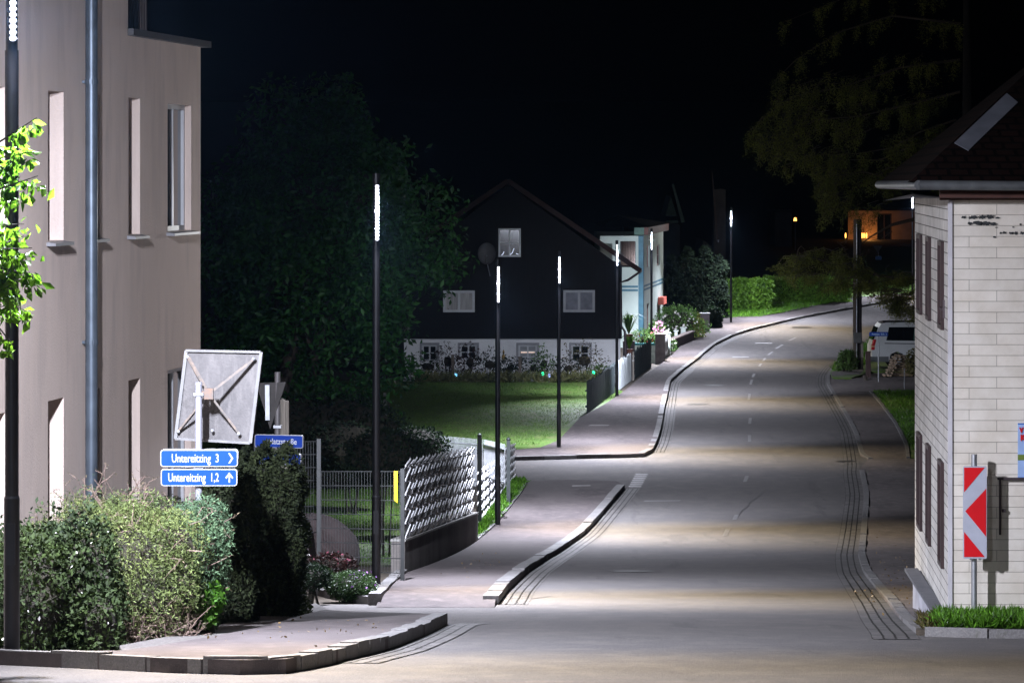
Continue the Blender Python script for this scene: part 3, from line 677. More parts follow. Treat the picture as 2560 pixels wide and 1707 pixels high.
# second post behind the hedge
D2 = 39.0
p2 = P(694, 1000, D2)
o = thing("sign_post", (p2.x, D2, Zg(D2)), "dark steel post behind the tall hedge with two blue plates and a triangular sign", "sign post")
MB().tube([(p2.x, D2, Zg(D2)-.2), (p2.x, D2, P(0, 930, D2).z)], .034, 14).build("pole", M("dull_steel", (.16, .15, .15), .5, .2, 6, metal=.4), o, True)
MB().box(P(694, 1066, D2), (.09, .1, .03)).build("clamp", galv, o)
ts = thing("give_way_sign", P(690, 1010, D2-.03), "downward pointing triangular road sign seen from behind, dark grey", "road sign")
a, b, c = P(640, 957, D2+.18), P(714, 955, D2-.12), P(675, 1072, D2+.02)
nv = (b-a).cross(c-a).normalized(); nv = nv if nv.y > 0 else -nv
mb = MB(); f = [a, b, c]; g = [q+nv*.012 for q in f]; mb.face(f); mb.face(g[::-1])
for k in range(3): mb.face([f[k], g[k], g[(k+1) % 3], f[(k+1) % 3]])
mb.build("panel", M("sign_back", (.07, .066, .064), .6, .2, 6), ts)
mb = MB(); mb.beam(P(671, 962, D2)-nv*.02, P(672, 1050, D2)-nv*.02, .05, .02); mb.build("rail", galv, ts)
street_sign("street_name_sign", P(697, 1103, D2-.06), .59, .152, "tplatzstraße", -.15, .095, "upper dim blue plate behind the hedge whose visible letters end in straße", rad(-14), None, .72, None, M("dull_white_paint", (.5, .52, .56), .5, .1, 5), fit=.37)
street_sign("street_name_sign", P(692, 1147, D2-.06), .59, .13, "1 - 7", .0, .05, "lower dim blue plate behind the hedge under the straße sign", rad(-14), None, .8, None, MATS["dull_white_paint"])
o = thing("wooden_post", (P(709, 1000, 42).x, 42, Zg(42)), "thick fluted grey wooden post behind the triangular sign", "post")
mb = MB()
for k in range(6): mb.tube([(P(709, 0, 42).x-.055+k*.022, 42-(k % 2)*.012, Zg(42)-.1), (P(709, 0, 42).x-.055+k*.022, 42-(k % 2)*.012, P(0, 996+abs(k-2)*3, 42).z)], .0135, 8)
mb.build("shaft", fluted, o); MB().box((P(709, 0, 42).x, 42.03, (Zg(42)+P(0, 1000, 42).z)/2), (.12, .04, P(0, 1003, 42).z-Zg(42))).build("core", fluted, o)
# ------------------------------------------------------------------ right tiled house
DR = 35.5; x0 = (2375-CX)/F*DR
rh = thing("tiled_house", (x0+2, DR+3, Zg(DR)), "two storey house clad in pale fibre cement tiles with a gutter and hipped roof", "house")
sideY = 41.65; fc = Vector((x0, DR)); bc = Vector((x0+.0597*(sideY-DR), sideY))
ztop = zc(-.335); zbot = zc(-5.2)
mb = MB(); wall(mb, fc, (x0+7, DR), zbot, ztop, (), 0, .09)
s2 = lambda Y: (bc-fc).length*(sideY-Y)/(sideY-DR)
sops = []
for (ya, yb) in ((40.85, 40.15), (39.1, 38.55), (37.0, 36.4)):
    sops.append((s2(ya), s2(yb), zc(-1.76), zc(-.80), .015)); sops.append((s2(ya), s2(yb), zc(-4.35), zc(-3.2), .015))
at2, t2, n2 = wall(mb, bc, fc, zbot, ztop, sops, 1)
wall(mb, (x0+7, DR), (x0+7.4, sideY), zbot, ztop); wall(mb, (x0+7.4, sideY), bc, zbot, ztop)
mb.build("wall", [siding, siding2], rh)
brown_f = M("dark_brown_frame", (.035, .018, .018), .6, .2, 6)
for a, b, c, d, dep in sops:
    window(rh, at2, a, b, c, d, dep, brown_f, 0, 0, M("brown_shutter", (.05, .028, .028), .6, .3, 9, stretch=(1, 1, 12)), .05)
MB().box((x0+.0, DR-.006, (zbot+ztop)/2), (.045, .03, ztop-zbot)).build("corner_trim", M("light_grey_trim", (.52, .50, .52), .6, .1, 5), rh)
mb = MB(); mb.beam((x0+.03, DR-.06, zbot), (x0+.03, DR-.06, zc(-3.1)), .05, .05)
# fascia, soffit, gutter
gz = P(0, 463, DR-.4).z
gl = Vector((P(2274, 0, DR-.4).x, DR-.4, gz)); gf = P(2197, 462, sideY+.9)
mb = MB(); mb.face([(gl.x+.05, gl.y+.05, ztop+.02), (x0+7.5, gl.y+.05, ztop+.02), (x0+7.5, DR+.02, ztop+.02), (x0-.02, DR+.02, ztop+.02)])
mb.face([(gl.x+.05, gl.y+.05, ztop+.02), (x0-.02, DR+.02, ztop+.02), (bc.x, bc.y, ztop+.02), (gf.x+.06, gf.y, ztop-.08)]); mb.build("soffit", M("pale_soffit", (.22, .2, .2), .8, .2, 4), rh)
mb = MB(); mb.box(((x0+7.5+gl.x+.35)/2, DR-.12, zc(-.275)), (x0+7.5-gl.x-.35, .05, .13)); mb.build("fascia", M("brown_fascia", (.075, .03, .022), .7, .3, 6), rh)
mb = MB(); mb.tube([gl+Vector((.1, 0, 0)), (x0+7.5, gl.y, gz-.06)], .052, 14); mb.tube([gl+Vector((.1, 0, 0)), gl+(gf-gl)*.1, gf], [.052, .05, .05], 14); mb.build("gutter", M("grey_gutter", (.11, .115, .12), .45, .25, 6, metal=.3), rh, True)
# hipped roof
ez = gz+.03; a = Vector((gl.x, gl.y, ez)); b = Vector((x0+7.5, gl.y, ez)); f_ = Vector((gf.x, gf.y, gf.z+.03)); e = Vector((x0+7.8, gf.y, gf.z+.03))
rA = P(2680, 75, DR+3.2); rB = rA+Vector((3.2, 0, 0))
def rp(mb, pts):
    o0, o1 = pts[0], pts[1]; ux = (o1-o0).normalized(); nn = ux.cross(pts[2]-o0).normalized(); uy = nn.cross(ux)
    mb.face(pts, 0, [((p-o0).dot(ux), (p-o0).dot(uy)) for p in pts])
mb = MB(); rp(mb, [a, b, rB, rA]); rp(mb, [f_, a, rA]); rp(mb, [e, f_, rA, rB]); rp(mb, [b, e, rB]); mb.build("roof", roof_m, rh)
hipd = (rA-a); 
mb = MB(); h0, h1 = a+hipd*.36, a+hipd*.80
side_u = Vector((.30, 0, -.0)); nup = Vector((0, -.04, .05))
pn = (b-a).cross(rA-a).normalized(); camp = Vector((0, 0, CAMZ))
def onroof(px, py, lift=.02):
    dr = (P(px, py, 30)-camp); t = (a-camp).dot(pn)/dr.dot(pn); return camp+dr*t*(1-lift/30)
tt = [onroof(2386, 357), onroof(2421, 376), onroof(2545, 256), onroof(2517, 233)]
mb.hexa([q+Vector((0, .03, -.03)) for q in tt]+tt); mb.build("roof_flashing", M("sheet_metal", (.22, .23, .27), .45, .15, 4, metal=.4), rh)
# little wing wall at the foot of the side wall
q0 = Vector((P(2278, 0, 40.2).x, 40.2)); mb = MB()
a0 = Vector((P(2282, 0, 40.5).x, 40.5)); a1 = Vector((P(2362, 0, 35.9).x, 35.9))
off = Vector((-.10, -.0))
bz0, bz1 = P(0, 1425, 40.5).z, P(0, 1545, 35.9).z
mb.hexa([(a0.x, a0.y, 3.5), (a1.x, a1.y, 3.5), (a1.x+.12, a1.y, 3.5), (a0.x+.12, a0.y, 3.5), (a0.x, a0.y, bz0), (a1.x, a1.y, bz1), (a1.x+.12, a1.y, bz1), (a0.x+.12, a0.y, bz0)])
mb.build("plinth", M("grey_plinth", (.32, .32, .36), .8, .2, 3, bump=.3), rh)
mb = MB(); mb.beam((a0.x-.02, a0.y, bz0+.01), (a1.x-.02, a1.y, bz1+.01), .16, .035); mb.build("plinth_capping", M("dark_capping", (.09, .09, .10), .7, .2, 5), rh)
# peeling dark patches on the cladding
rng = random.Random(5); mb = MB()
def patchblob(px, py, wx, wy):
    n = 22; pts = []
    for k in range(n):
        a_ = 2*math.pi*k/n; q = rng.uniform(.55, 1.1)
        pts.append(P(px+math.cos(a_)*wx*q, py+math.sin(a_)*wy*q, DR-.012))
    mb.face(pts)
for args in ((2409, 543, 7, 4), (2434, 544, 15, 5), (2456, 543, 13, 6), (2476, 542, 14, 5.5), (2494, 545, 7, 3), (2425, 559, 8, 4), (2445, 558, 16, 6), (2464, 559, 14, 6), (2484, 560, 10, 4.5),
             (2486, 593, 6, 3), (2491, 569, 4, 1.5), (2502, 583, 4, 3), (2511, 582, 6, 4), (2528, 583, 8, 4), (2540, 583, 5, 5), (2556, 583, 7, 4), (2533, 568, 4, 2), (2551, 561, 3, 3), (2574, 560, 8, 4)): patchblob(*args)
mb.build("peeled_patch", M("peeled_dark_board", (.035, .037, .038), .9, .3, 30), rh)
# pipe on the wall and wall bracket
mb = MB(); mb.beam(P(2494, 1196, DR-.05), P(2760, 1196, DR-.05), .03, .022); mb.beam(P(2500, 1196, DR-.05), P(2500, 1336, DR-.05), .02, .02); mb.box(P(2509, 1276, DR-.04), (.035, .04, .03)); mb.build("wall_bar", M("dark_bar", (.05, .035, .04), .6, .2, 6), rh)
mb = MB(); mb.tube([P(2361, 750, 36.3), P(2361, 795, 36.3)], .02, 8); mb.beam(P(2350, 770, 36.4), P(2360, 775, 36.3), .03, .03); mb.build("wall_bracket", MATS["dark_bar"], rh)
# poster (the cartoon figure on it is left out)
po = thing("poster", P(2575, 1129, DR-.03), "light blue poster with red capital letters hung on the tiled wall", "poster")
mb = MB(); mb.box(P(2592, 1128, DR-.03), (.40, .012, .585)); mb.build("sheet", M("pale_blue_print", (.30, .42, .68), .6, .1, 4), po)
mb = MB(); mb.box(P(2592, 1059, DR-.032), (.402, .016, .012)); mb.box(P(2592, 1194, DR-.032), (.402, .016, .016)); mb.build("border", M("deep_blue_print", (.02, .12, .45), .6, .1, 4), po)
text_mesh("V", .075, P(2549, 1081, DR-.045), redp, po, 0, xs=.8); text_mesh("K", .09, P(2551, 1101, DR-.045), redp, po, 0, xs=.85)
mb = MB(); mb.box(P(2592, 1143, DR-.037), (.402, .004, .06)); mb.build("green_band", M("olive_print", (.12, .17, .03), .7, .2, 4), po)
# chevron warning board
cw = thing("chevron_board", P(2438, 1400, DR-.45), "red and white chevron warning board on a steel post before the tiled wall", "warning sign")
DC = DR-.28; cx0, cx1, cy0, cy1 = 2409, 2466, 1166, 1395
mb = MB(); plate(mb, P((cx0+cx1)/2, (cy0+cy1)/2, DC), (cx1-cx0+2)/F*DC, (cy1-cy0+2)/F*DC, .012, .02); mb.build("panel", M("reflective_white", (.42, .43, .50), .4, .08, 5), cw)
def pp_(u, v): return P(cx0+(cx1-cx0)*u, cy0+(cy1-cy0)*v, DC-.003)
mb = MB()
for poly in ([(.02, .01), (.93, .01), (.02, .28)], [(.99, .24), (.99, .765), (.07, .485)], [(.02, .71), (.93, .985), (.02, .985)]): mb.face([pp_(*q) for q in poly])
mb.build("chevron", redp, cw)
pX = P(2438, 0, DC).x; mb = MB(); mb.tube([(P(2437, 0, DC).x, DC+.05, Zg(DC)-.1), (P(2437, 0, DC).x, DC+.05, P(0, 1136, DC).z)], .031, 14); mb.build("pole", galv, cw, True)
mb = MB(); mb.box(P(2428, 1397, DC-.0), (.03, .02, .02)); mb.box(P(2450, 1397, DC), (.03, .02, .02)); mb.box(P(2436, 1200, DC+.04), (.08, .05, .03)); mb.build("clamp", galv, cw)
# grass strip in front
patch("verge", [(x, y) for x, y in GL([(2290, 1590), (2400, 1592), (2780, 1594)])]+[(x0+7, DR-.05), (x0+.0, DR-.05), (x0-.3, DR+.4)], .07, soil_m)
# ------------------------------------------------------------------ garden wall and woven strip fences
def polyz(px, pys): return None
w0 = G(1012, 1442); w1 = G(1195, 1362)
gw = thing("garden_wall", onG(*w0), "low weathered concrete garden wall under the white woven fence", "garden wall")
def wall_top(px): return None
mb = MB(); a = Vector(w0); b = Vector(w1); t = (b-a).normalized(); nl = Vector((-t.y, t.x))*.22
N = 14
za = P(0, 1352, w0[1]).z; zb = P(0, 1283, w1[1]).z
pts = []
for k in range(N+1):
    u = k/N; p = a+(b-a)*u; pts.append((p, Zg(p.y)-.1, za+(zb-za)*u))
for k in range(N):
    (p, l0, h0), (q, l1, h1) = pts[k], pts[k+1]
    mb.hexa([(p.x, p.y, l0), (q.x, q.y, l1), (q.x+nl.x, q.y+nl.y, l1), (p.x+nl.x, p.y+nl.y, l0), (p.x, p.y, h0), (q.x, q.y, h1), (q.x+nl.x, q.y+nl.y, h1), (p.x+nl.x, p.y+nl.y, h0)])
mb.build("wall_body", concrete, gw)
mb = MB(); mb.beam((a.x+nl.x*.5, a.y, za+.012), (b.x+nl.x*.5, b.y, zb+.012), .25, .035); mb.build("coping", plainmat("coping_stone", [(.30, .29, .27), (6, .4, .6, (.18, .17, .15), .7, U1)], .9, .5, 30), gw)
stroke_m = M("lit_plastic_stroke", (.85, .85, .87), .5, .06, 5)  # near-white colour paints the lamplight caught on the strip edges
strip_m = M("shaded_plastic_strip", (.17, .16, .15), .55, .08, 5)  # strips coloured dark to stand for the fence's shaded front
def woven(label, A, B, zA0, zB0, zA1, zB1, n, wd, rows=5, amp=.03):
    wd = wd*1.12
    """panel of upright plastic strips woven in and out of wires"""
    A = Vector(A); B = Vector(B); t = (B-A).normalized(); nr = Vector((t.y, -t.x))
    o = thing("woven_fence", (A.x, A.y, zA0), label, "fence", "woven strip fences")
    mb = MB(); M_ = rows*8
    for i in range(n):
        u = (i+.5)/n; c = A+(B-A)*u; z0 = zA0+(zB0-zA0)*u-random.uniform(0, .02); z1 = zA1+(zB1-zA1)*u+random.uniform(-.02, .03)
        prev = None
        for k in range(M_+1):
            v = k/M_; ph = math.sin(math.pi*rows*v + (math.pi if i % 2 else 0)); tw = math.cos(math.pi*rows*v*1.0)*.006
            taper = .5 if k == M_ else 1
            d_ = nr*(ph*amp*.35); l = c-t*wd*.5*taper+d_; r = c+t*wd*.5*taper+d_
            cur = ((l.x, l.y, z0+(z1-z0)*v), (r.x, r.y, z0+(z1-z0)*v))
            if prev:
                mb.face([prev[0], prev[1], cur[1], cur[0]])
                e = Vector((nr.x, nr.y, 0))*.004
                mb.face([tuple(Vector(cur[0])-e), tuple(Vector(cur[1])-e), tuple(Vector(prev[1])-e), tuple(Vector(prev[0])-e)])
            prev = cur
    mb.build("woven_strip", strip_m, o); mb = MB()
    for i in range(n):
        u = (i+.5)/n; c = A+(B-A)*u; z0 = zA0+(zB0-zA0)*u; z1 = zA1+(zB1-zA1)*u; hh = (z1-z0)/rows
        for k in range(rows+1):
            zc_ = z0+hh*(k+(.0 if i % 2 else .12)); lo_ = Vector((c.x-t.x*wd*.42+nr.x*.012, c.y-t.y*wd*.42+nr.y*.012, zc_)); hi_ = Vector((c.x+t.x*wd*.42+nr.x*.035, c.y+t.y*wd*.42+nr.y*.035, zc_+hh*.62*(1 if k < rows else .45)))
            mb.beam(lo_, hi_, .018, .026)
            if k == rows or k == 0: mb.face([(c.x-t.x*wd*.4+nr.x*.02, c.y-t.y*wd*.4+nr.y*.02, zc_), (c.x+t.x*wd*.4+nr.x*.02, c.y+t.y*wd*.4+nr.y*.02, zc_), (hi_.x, hi_.y, zc_+hh*.5)])
    mb.build("lit_stroke", stroke_m, o)  # diagonal strokes shaped as light leaking past each bulge
    mb = MB()
    for k in range(rows+1):
        v = k/rows; p = A+(B-A)*0; mb.beam((A.x, A.y, zA0+(zA1-zA0)*v*.97+.01), (B.x, B.y, zB0+(zB1-zB0)*v*.97+.01), .008, .012)
    mb.build("wire", galv, o)
    return o
dA = w0[1]+.25; dB = w1[1]-.4
fA = Vector((P(1012, 0, dA).x, dA)); fB = Vector((P(1181, 0, dB).x, dB))
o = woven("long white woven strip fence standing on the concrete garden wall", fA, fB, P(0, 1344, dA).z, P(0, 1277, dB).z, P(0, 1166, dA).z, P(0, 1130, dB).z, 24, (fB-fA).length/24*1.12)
g0 = G(1192, 1330); g1 = G(1262, 1235); 
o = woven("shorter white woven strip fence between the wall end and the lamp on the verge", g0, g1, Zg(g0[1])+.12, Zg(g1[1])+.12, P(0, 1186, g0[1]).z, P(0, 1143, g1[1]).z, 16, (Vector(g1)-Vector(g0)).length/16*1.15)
g2 = G(1264, 1233); g3 = G(1285, 1207)
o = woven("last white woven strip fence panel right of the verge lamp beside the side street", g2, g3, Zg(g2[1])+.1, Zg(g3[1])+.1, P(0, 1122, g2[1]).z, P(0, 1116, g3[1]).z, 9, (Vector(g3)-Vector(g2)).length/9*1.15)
# leaning end boards
o = thing("fence_end_board", onG(*G(1287, 1205)), "narrow reddish end board leaning at the end of the woven fence", "board")
dd = G(1287, 1205)[1]
MB().beam(P(1279, 1207, dd), P(1272, 1112, dd), .1, .03).build("board", M("reddish_board", (.22, .13, .11), .8, .3, 8, stretch=(4, 4, .4)), o)
MB().beam(P(1276, 1207, dd-.1), P(1262, 1118, dd-.1), .03, .03).build("batten", fluted, o)
# wire mesh fence
def meshfence(label, pts, gap=.16, rows=6, lean=0, mat=galv, double=True, postlist=None, top_post=.05):
    """pts: (px, py_top, py_bottom, d) of posts"""
    P0 = [(P(px, pt, d), P(px, pb, d)) for px, pt, pb, d in pts]
    o = thing("mesh_fence", P0[0][1], label, "fence", None)
    for k, (tp, bt) in enumerate(P0):
        MB().box(((tp.x+bt.x)/2, tp.y, (tp.z+.04+bt.z-.15)/2), (.06, .05, tp.z-bt.z+.19)).build("fence_post", mat, o)
    mb = MB()
    for k in range(len(P0)-1):
        (ta, ba), (tb, bb) = P0[k], P0[k+1]; L_ = (tb-ta).length; n = int(L_/gap)
        tb2 = Vector((tb.x, tb.y, tb.z)); 
        for i in range(1, n): u = i/n; mb.beam(ba+(bb-ba)*u, ta+(tb2-ta)*u, .0045, .0045)
        for r in range(rows+1): v = r/rows; mb.beam(ba+(ta-ba)*v, bb+(tb-bb)*v, .008, .012)
    mb.build("wire_panel", mat, o)
    return o
dmg = M("dull_galvanised", (.022, .023, .023), .6, .2, 8, metal=.1)
dm = 49.2
meshfence("grey wire mesh fence with the yellow marker ending at the woven fence post", [(797, 1178, 1425, 50.2), (1006, 1178, 1432, dm)], .055, 7, mat=dmg)
meshfence("taller wire mesh fence section half hidden behind the dark clipped hedge", [(640, 1105, 1330, 51.2), (797, 1103, 1330, 50.3)], .055, 7, mat=dmg)
o = thing("marker_board", P(990, 1200, dm-.1), "yellow strip hanging on the wire mesh fence beside its end post", "marker")
mb = MB(); c = [P(985, 1250, dm-.09), P(994, 1257, dm-.09), P(994, 1177, dm-.09), P(985, 1177, dm-.09)]; k_ = Vector((0, .01, 0)); mb.hexa([c[0], c[1], c[1]+k_, c[0]+k_, c[3], c[2], c[2]+k_, c[3]+k_])
mb.build("strip", M("yellow_plastic", (.5, .31, .01), .5, .08, 3), o)
MB().box(P(990, 1185, dm-.07), (.03, .03, .02)).build("clip", galv, o)
# dark bar fence far behind beside the side street
dkf = M("dark_green_steel", (.035, .04, .04), .5, .2, 6, metal=.3)
dB_ = 74
def barfence(label, xs0, xs1, yt0, yt1, h, d0, d1, n, mat, rails=2, name="railing"):
    o = thing(name, P(xs0, yt0, d0), label, "fence"); mb = MB(); a = P(xs0, yt0, d0); b = P(xs1, yt1, d1)
    for i in range(n): u = i/(n-1); p = a+(b-a)*u; mb.beam(p-Vector((0, 0, h)), p, .012, .012)
    mb.build("bar", mat, o); mb = MB()
    for r in range(rails): v = Vector((0, 0, h*(.12+.76*r/max(1, rails-1)))); mb.beam(a-v, b-v, .03, .02)
    mb.build("rail", mat, o); return o
lmg = M("pale_bar_steel", (.26, .27, .28), .5, .2, 6, metal=.3)
barfence("pale upright bar fence behind the woven fence along the side street", 1072, 1206, 1086, 1098, 1.1, 76, 78, 46, lmg)
barfence("grey bar fence section between the dark post and the verge lamp", 1210, 1262, 1098, 1110, .95, 76, 74, 24, lmg)
for px, lab in ((1199, "dark square gate post with a knob behind the woven fence"), (1271, "slim dark post with a knob at the far end of the woven fence")):
    d = 72 if px < 1230 else 78; o = thing("gate_post", P(px, 1200, d), lab, "post"); tz = P(0, 1092 if px < 1230 else 1101, d).z
    MB().box((P(px, 0, d).x, d, (tz+Zg(d))/2), (.09, .09, tz-Zg(d))).build("shaft", dkf, o); MB().blob((P(px, 0, d).x, d, tz+.03), (.05, .05, .05), noise=0).build("knob", dkf, o, True)
o = thing("white_post", P(966, 1030, 92), "short pale post standing alone at the dark edge of the mown lawn", "post")
mb = MB(); mb.box((P(963, 0, 92).x, 92, (P(0, 985, 92).z+P(0, 1035, 92).z)/2), (.11, .08, .62)); mb.build("shaft", M("pale_post", (.4, .39, .38), .7, .2, 6), o); MB().box((P(972, 0, 92).x, 92.05, (P(0, 985, 92).z+P(0, 1035, 92).z)/2), (.04, .05, .62)).build("batten", oldwood, o)
# ------------------------------------------------------------------ vegetation
lf_cot = leafmat("dark_shrub_leaf", (.008, .022, .004), (.02, .032, .005), .25, .8)
lf_jun = leafmat("juniper_sprig", (.06, .095, .026), (.10, .12, .035), .3, .7)
lf_bg = leafmat("bluish_sprig", (.055, .105, .055), (.085, .14, .065), .3, .7)
lf_lit = leafmat("bright_leaf", (.06, .17, .015), (.1, .22, .02), .4)
lf_hedge = leafmat("dark_hedge_sprig", (.012, .020, .006), (.022, .03, .009), .2, .8)
lf_tree = leafmat("chestnut_leaf", (.018, .08, .013), (.028, .10, .018), .4)
lf_young = leafmat("lime_leaf", (.042, .12, .007), (.09, .175, .011), .5, .35)
lf_larch = leafmat("larch_needles", (.11, .13, .02), (.16, .17, .03), .35, .7)
lf_lh = leafmat("hedge_reed_leaf", (.085, .20, .022), (.13, .25, .03), .4)
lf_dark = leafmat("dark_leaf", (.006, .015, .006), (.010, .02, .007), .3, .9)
lf_gd = leafmat("garden_leaf", (.07, .16, .035), (.11, .2, .05), .35)
lf_red = leafmat("reddish_leaf", (.02, .010, .008), (.035, .014, .010), .3)
petal_w = M("white_petal", (.6, .58, .55), .7, .1, 5); petal_p = M("pink_petal", (.62, .22, .42), .7, .2, 5); petal_r = M("red_petal", (.5, .03, .06), .7, .2, 5)
core_m = M("shrub_core_twigs", (.02, .017, .010), .95, .4, 12, bump=1)
def shrub(label, c, r, n, size, mat, core=.72, lumps=.22, inner=.62, name="shrub", cat="shrub", seed=1, zmin=-.95, extra=(), aspect=.5, twigs=0, droop=0, group=None, parts2=None):
    c = Vector(c); o = thing(name, (c.x, c.y, Zg(c.y)), label, cat, group)
    leaves("foliage", shell_pts(c, r, n, seed, inner, lumps, zmin), size, mat, o, aspect, droop)
    mb = MB(); mb.blob(c, [q*core for q in r], seg=14, noise=.1)
    rg = random.Random(seed)
    for k in range(5): mb.tube([(c.x+rg.uniform(-.1, .1), c.y+rg.uniform(-.1, .1), Zg(c.y)-.05), (c.x+rg.uniform(-.5, .5)*r[0]*.6, c.y, c.z)], [.02, .01], 6)
    mb.build("stems", core_m, o)
    if twigs:
        mb = MB()
        for k in range(twigs):
            th = rg.uniform(0, 2*math.pi); ph = rg.uniform(-.4, 1.2); q0 = c+Vector((r[0]*.7*math.cos(th)*math.cos(ph), -abs(r[1]*.8*math.sin(th))*math.cos(ph), r[2]*.7*math.sin(ph)))
            q1 = q0+Vector((rg.uniform(-.2, .2), rg.uniform(-.25, .02), rg.uniform(-.05, .35))); q2 = q1+Vector((rg.uniform(-.12, .12), 0, rg.uniform(-.05, .12)))
            mb.tube([q0, q1, q2], [.006, .004, .002], 4)
        mb.build("twig", twig_m, o)
    for pts_, sz, m2, nm in extra: leaves(nm, pts_, sz, m2, o, .8)
    return o
def cpx(px, py, d): return P(px, py, d)
# big group of shrubs by the lamp
def clump(label, blobs, n, size, mat, seed=1, aspect=.4, twigs=0, flowers=0, inner=.6, droop=0, dead=None, core=.7):
    """one shrub grown from several overlapping lobes; blobs = (px, py, d, rx_px, ry_m, rz_px)"""
    c0 = P(blobs[0][0], blobs[0][1], blobs[0][2]); o = thing("shrub", onG(c0.x, c0.y), label, "shrub"); tot = sum(b[3]*b[5] for b in blobs); A = []; Fl = []; mb = MB(); rg = random.Random(seed); tw = MB(); Dd = []
    for i, (px, py, d, rx, ry, rz) in enumerate(blobs):
        c = P(px, py, d); r = (rx*d/F, ry, rz*d/F); k = int(n*b_share(rx*rz, tot))
        A.append(shell_pts(c, r, k, seed*17+i, inner, .38, -.95)); mb.blob(c, [q*core for q in r], seg=14, noise=.12)
        mb.tube([(c.x, c.y, Zg(c.y)-.05), (c.x, c.y, c.z)], [.04, .02], 6)
        if flowers: Fl.append(shell_pts(c, r, int(flowers*b_share(rx*rz, tot)), seed*5+i, .98, .38, -.9))
        if dead: Dd.append(shell_pts(c, r, int(dead*b_share(rx*rz, tot)), seed*7+i, .8, .38, -.9))
        for _ in range(int(twigs*b_share(rx*rz, tot))):
            th = rg.uniform(0, 2*math.pi); ph = rg.uniform(-.5, 1.5); q0 = c+Vector((r[0]*.8*math.cos(th)*math.cos(ph), -abs(r[1]*.8*math.sin(th))*math.cos(ph), r[2]*.85*math.sin(ph)))
            q1 = q0+Vector((rg.uniform(-.15, .15), rg.uniform(-.15, .02), rg.uniform(.0, .22))); q2 = q1+Vector((rg.uniform(-.12, .12), 0, rg.uniform(-.02, .12)))
            tw.tube([q0, q1, q2], [.005, .0035, .002], 4)
            Dd.append(np.array([q1+(q2-q1)*t for t in np.linspace(.2, 1, 5)]))
    A.append(shell_pts(P(blobs[0][0], blobs[0][1]-10, blobs[0][2]), (blobs[0][3]*blobs[0][2]/F*1.12, blobs[0][4]*1.1, blobs[0][5]*blobs[0][2]/F*1.1), n//25, seed+99, .9, .5, 0))
    leaves("foliage", np.concatenate(A), size, mat, o, aspect, droop); mb.build("stems", core_m, o)
    if Fl: struct(leaves("flower", np.concatenate(Fl), .034, petal_w, o, .8), "stuff")
    if Dd: struct(leaves("withered_sprig", np.concatenate(Dd), size, lf_dry, o, aspect), "stuff")
    if twigs: struct(tw.build("twig", twig_m, o), "stuff")
    return o
def b_share(a, tot): return a/tot
lf_dry = leafmat("withered_sprig_leaf", (.075, .062, .034), (.10, .08, .045), .2)
clump("dark leafy shrub with small white flower clusters right of the nearest lamp pole", [(110, 1520, 28.4, 120, .55, 190), (210, 1500, 28.6, 95, .5, 210), (60, 1480, 28.9, 90, .5, 150), (250, 1570, 28.3, 60, .4, 110), (160, 1400, 28.9, 80, .4, 100)], 19000, .05, lf_cot, 2, .5, flowers=150)
clump("dark leafy shrub at the left picture edge behind the nearest lamp pole", [(-60, 1520, 29.2, 130, .6, 200), (0, 1470, 29.3, 70, .4, 120)], 7000, .05, lf_cot, 3, .5, flowers=20)
clump("pale olive juniper bush in the middle of the roadside planting", [(340, 1430, 29.9, 120, .6, 150), (430, 1390, 30.1, 90, .5, 110), (270, 1380, 30.2, 90, .45, 110), (390, 1490, 29.7, 95, .45, 110), (330, 1340, 30.4, 110, .5, 80), (450, 1470, 29.9, 60, .4, 110), (300, 1500, 29.7, 60, .35, 90)], 34000, .036, lf_jun, 4, .3, twigs=40, dead=1200)
clump("juniper mound at the left back of the planting below the downpipe", [(215, 1340, 31.3, 110, .6, 90), (130, 1370, 31.2, 70, .4, 70), (290, 1300, 31.5, 80, .4, 60), (400, 1300, 31.4, 90, .4, 60)], 13000, .036, lf_jun, 14, .3, twigs=20, dead=250, inner=.5)
clump("bluish green juniper bush behind the Untereitzing post", [(505, 1400, 30.5, 62, .5, 130), (480, 1330, 30.8, 80, .5, 70), (525, 1330, 30.8, 50, .5, 80), (520, 1480, 30.6, 50, .4, 90)], 15000, .038, lf_bg, 5, .32, twigs=20, dead=500)
clump("small bright green leafy bush glowing low beside the dark hedge", [(528, 1500, 30.2, 28, .2, 36), (520, 1540, 30.2, 20, .15, 26)], 700, .06, lf_lit, 6, .6)
clump("low bare twiggy bush at the edge of the gravel strip", [(385, 1600, 29.6, 110, .3, 50), (440, 1590, 29.9, 60, .3, 50)], 300, .03, lf_jun, 7, twigs=220, core=.3)
clump("thin feathery shrub sticking up before the downpipe", [(250, 1280, 31.9, 120, .4, 60), (340, 1270, 31.9, 60, .3, 50)], 1500, .03, lf_bg, 8, .25, twigs=40, core=.1, inner=.1)
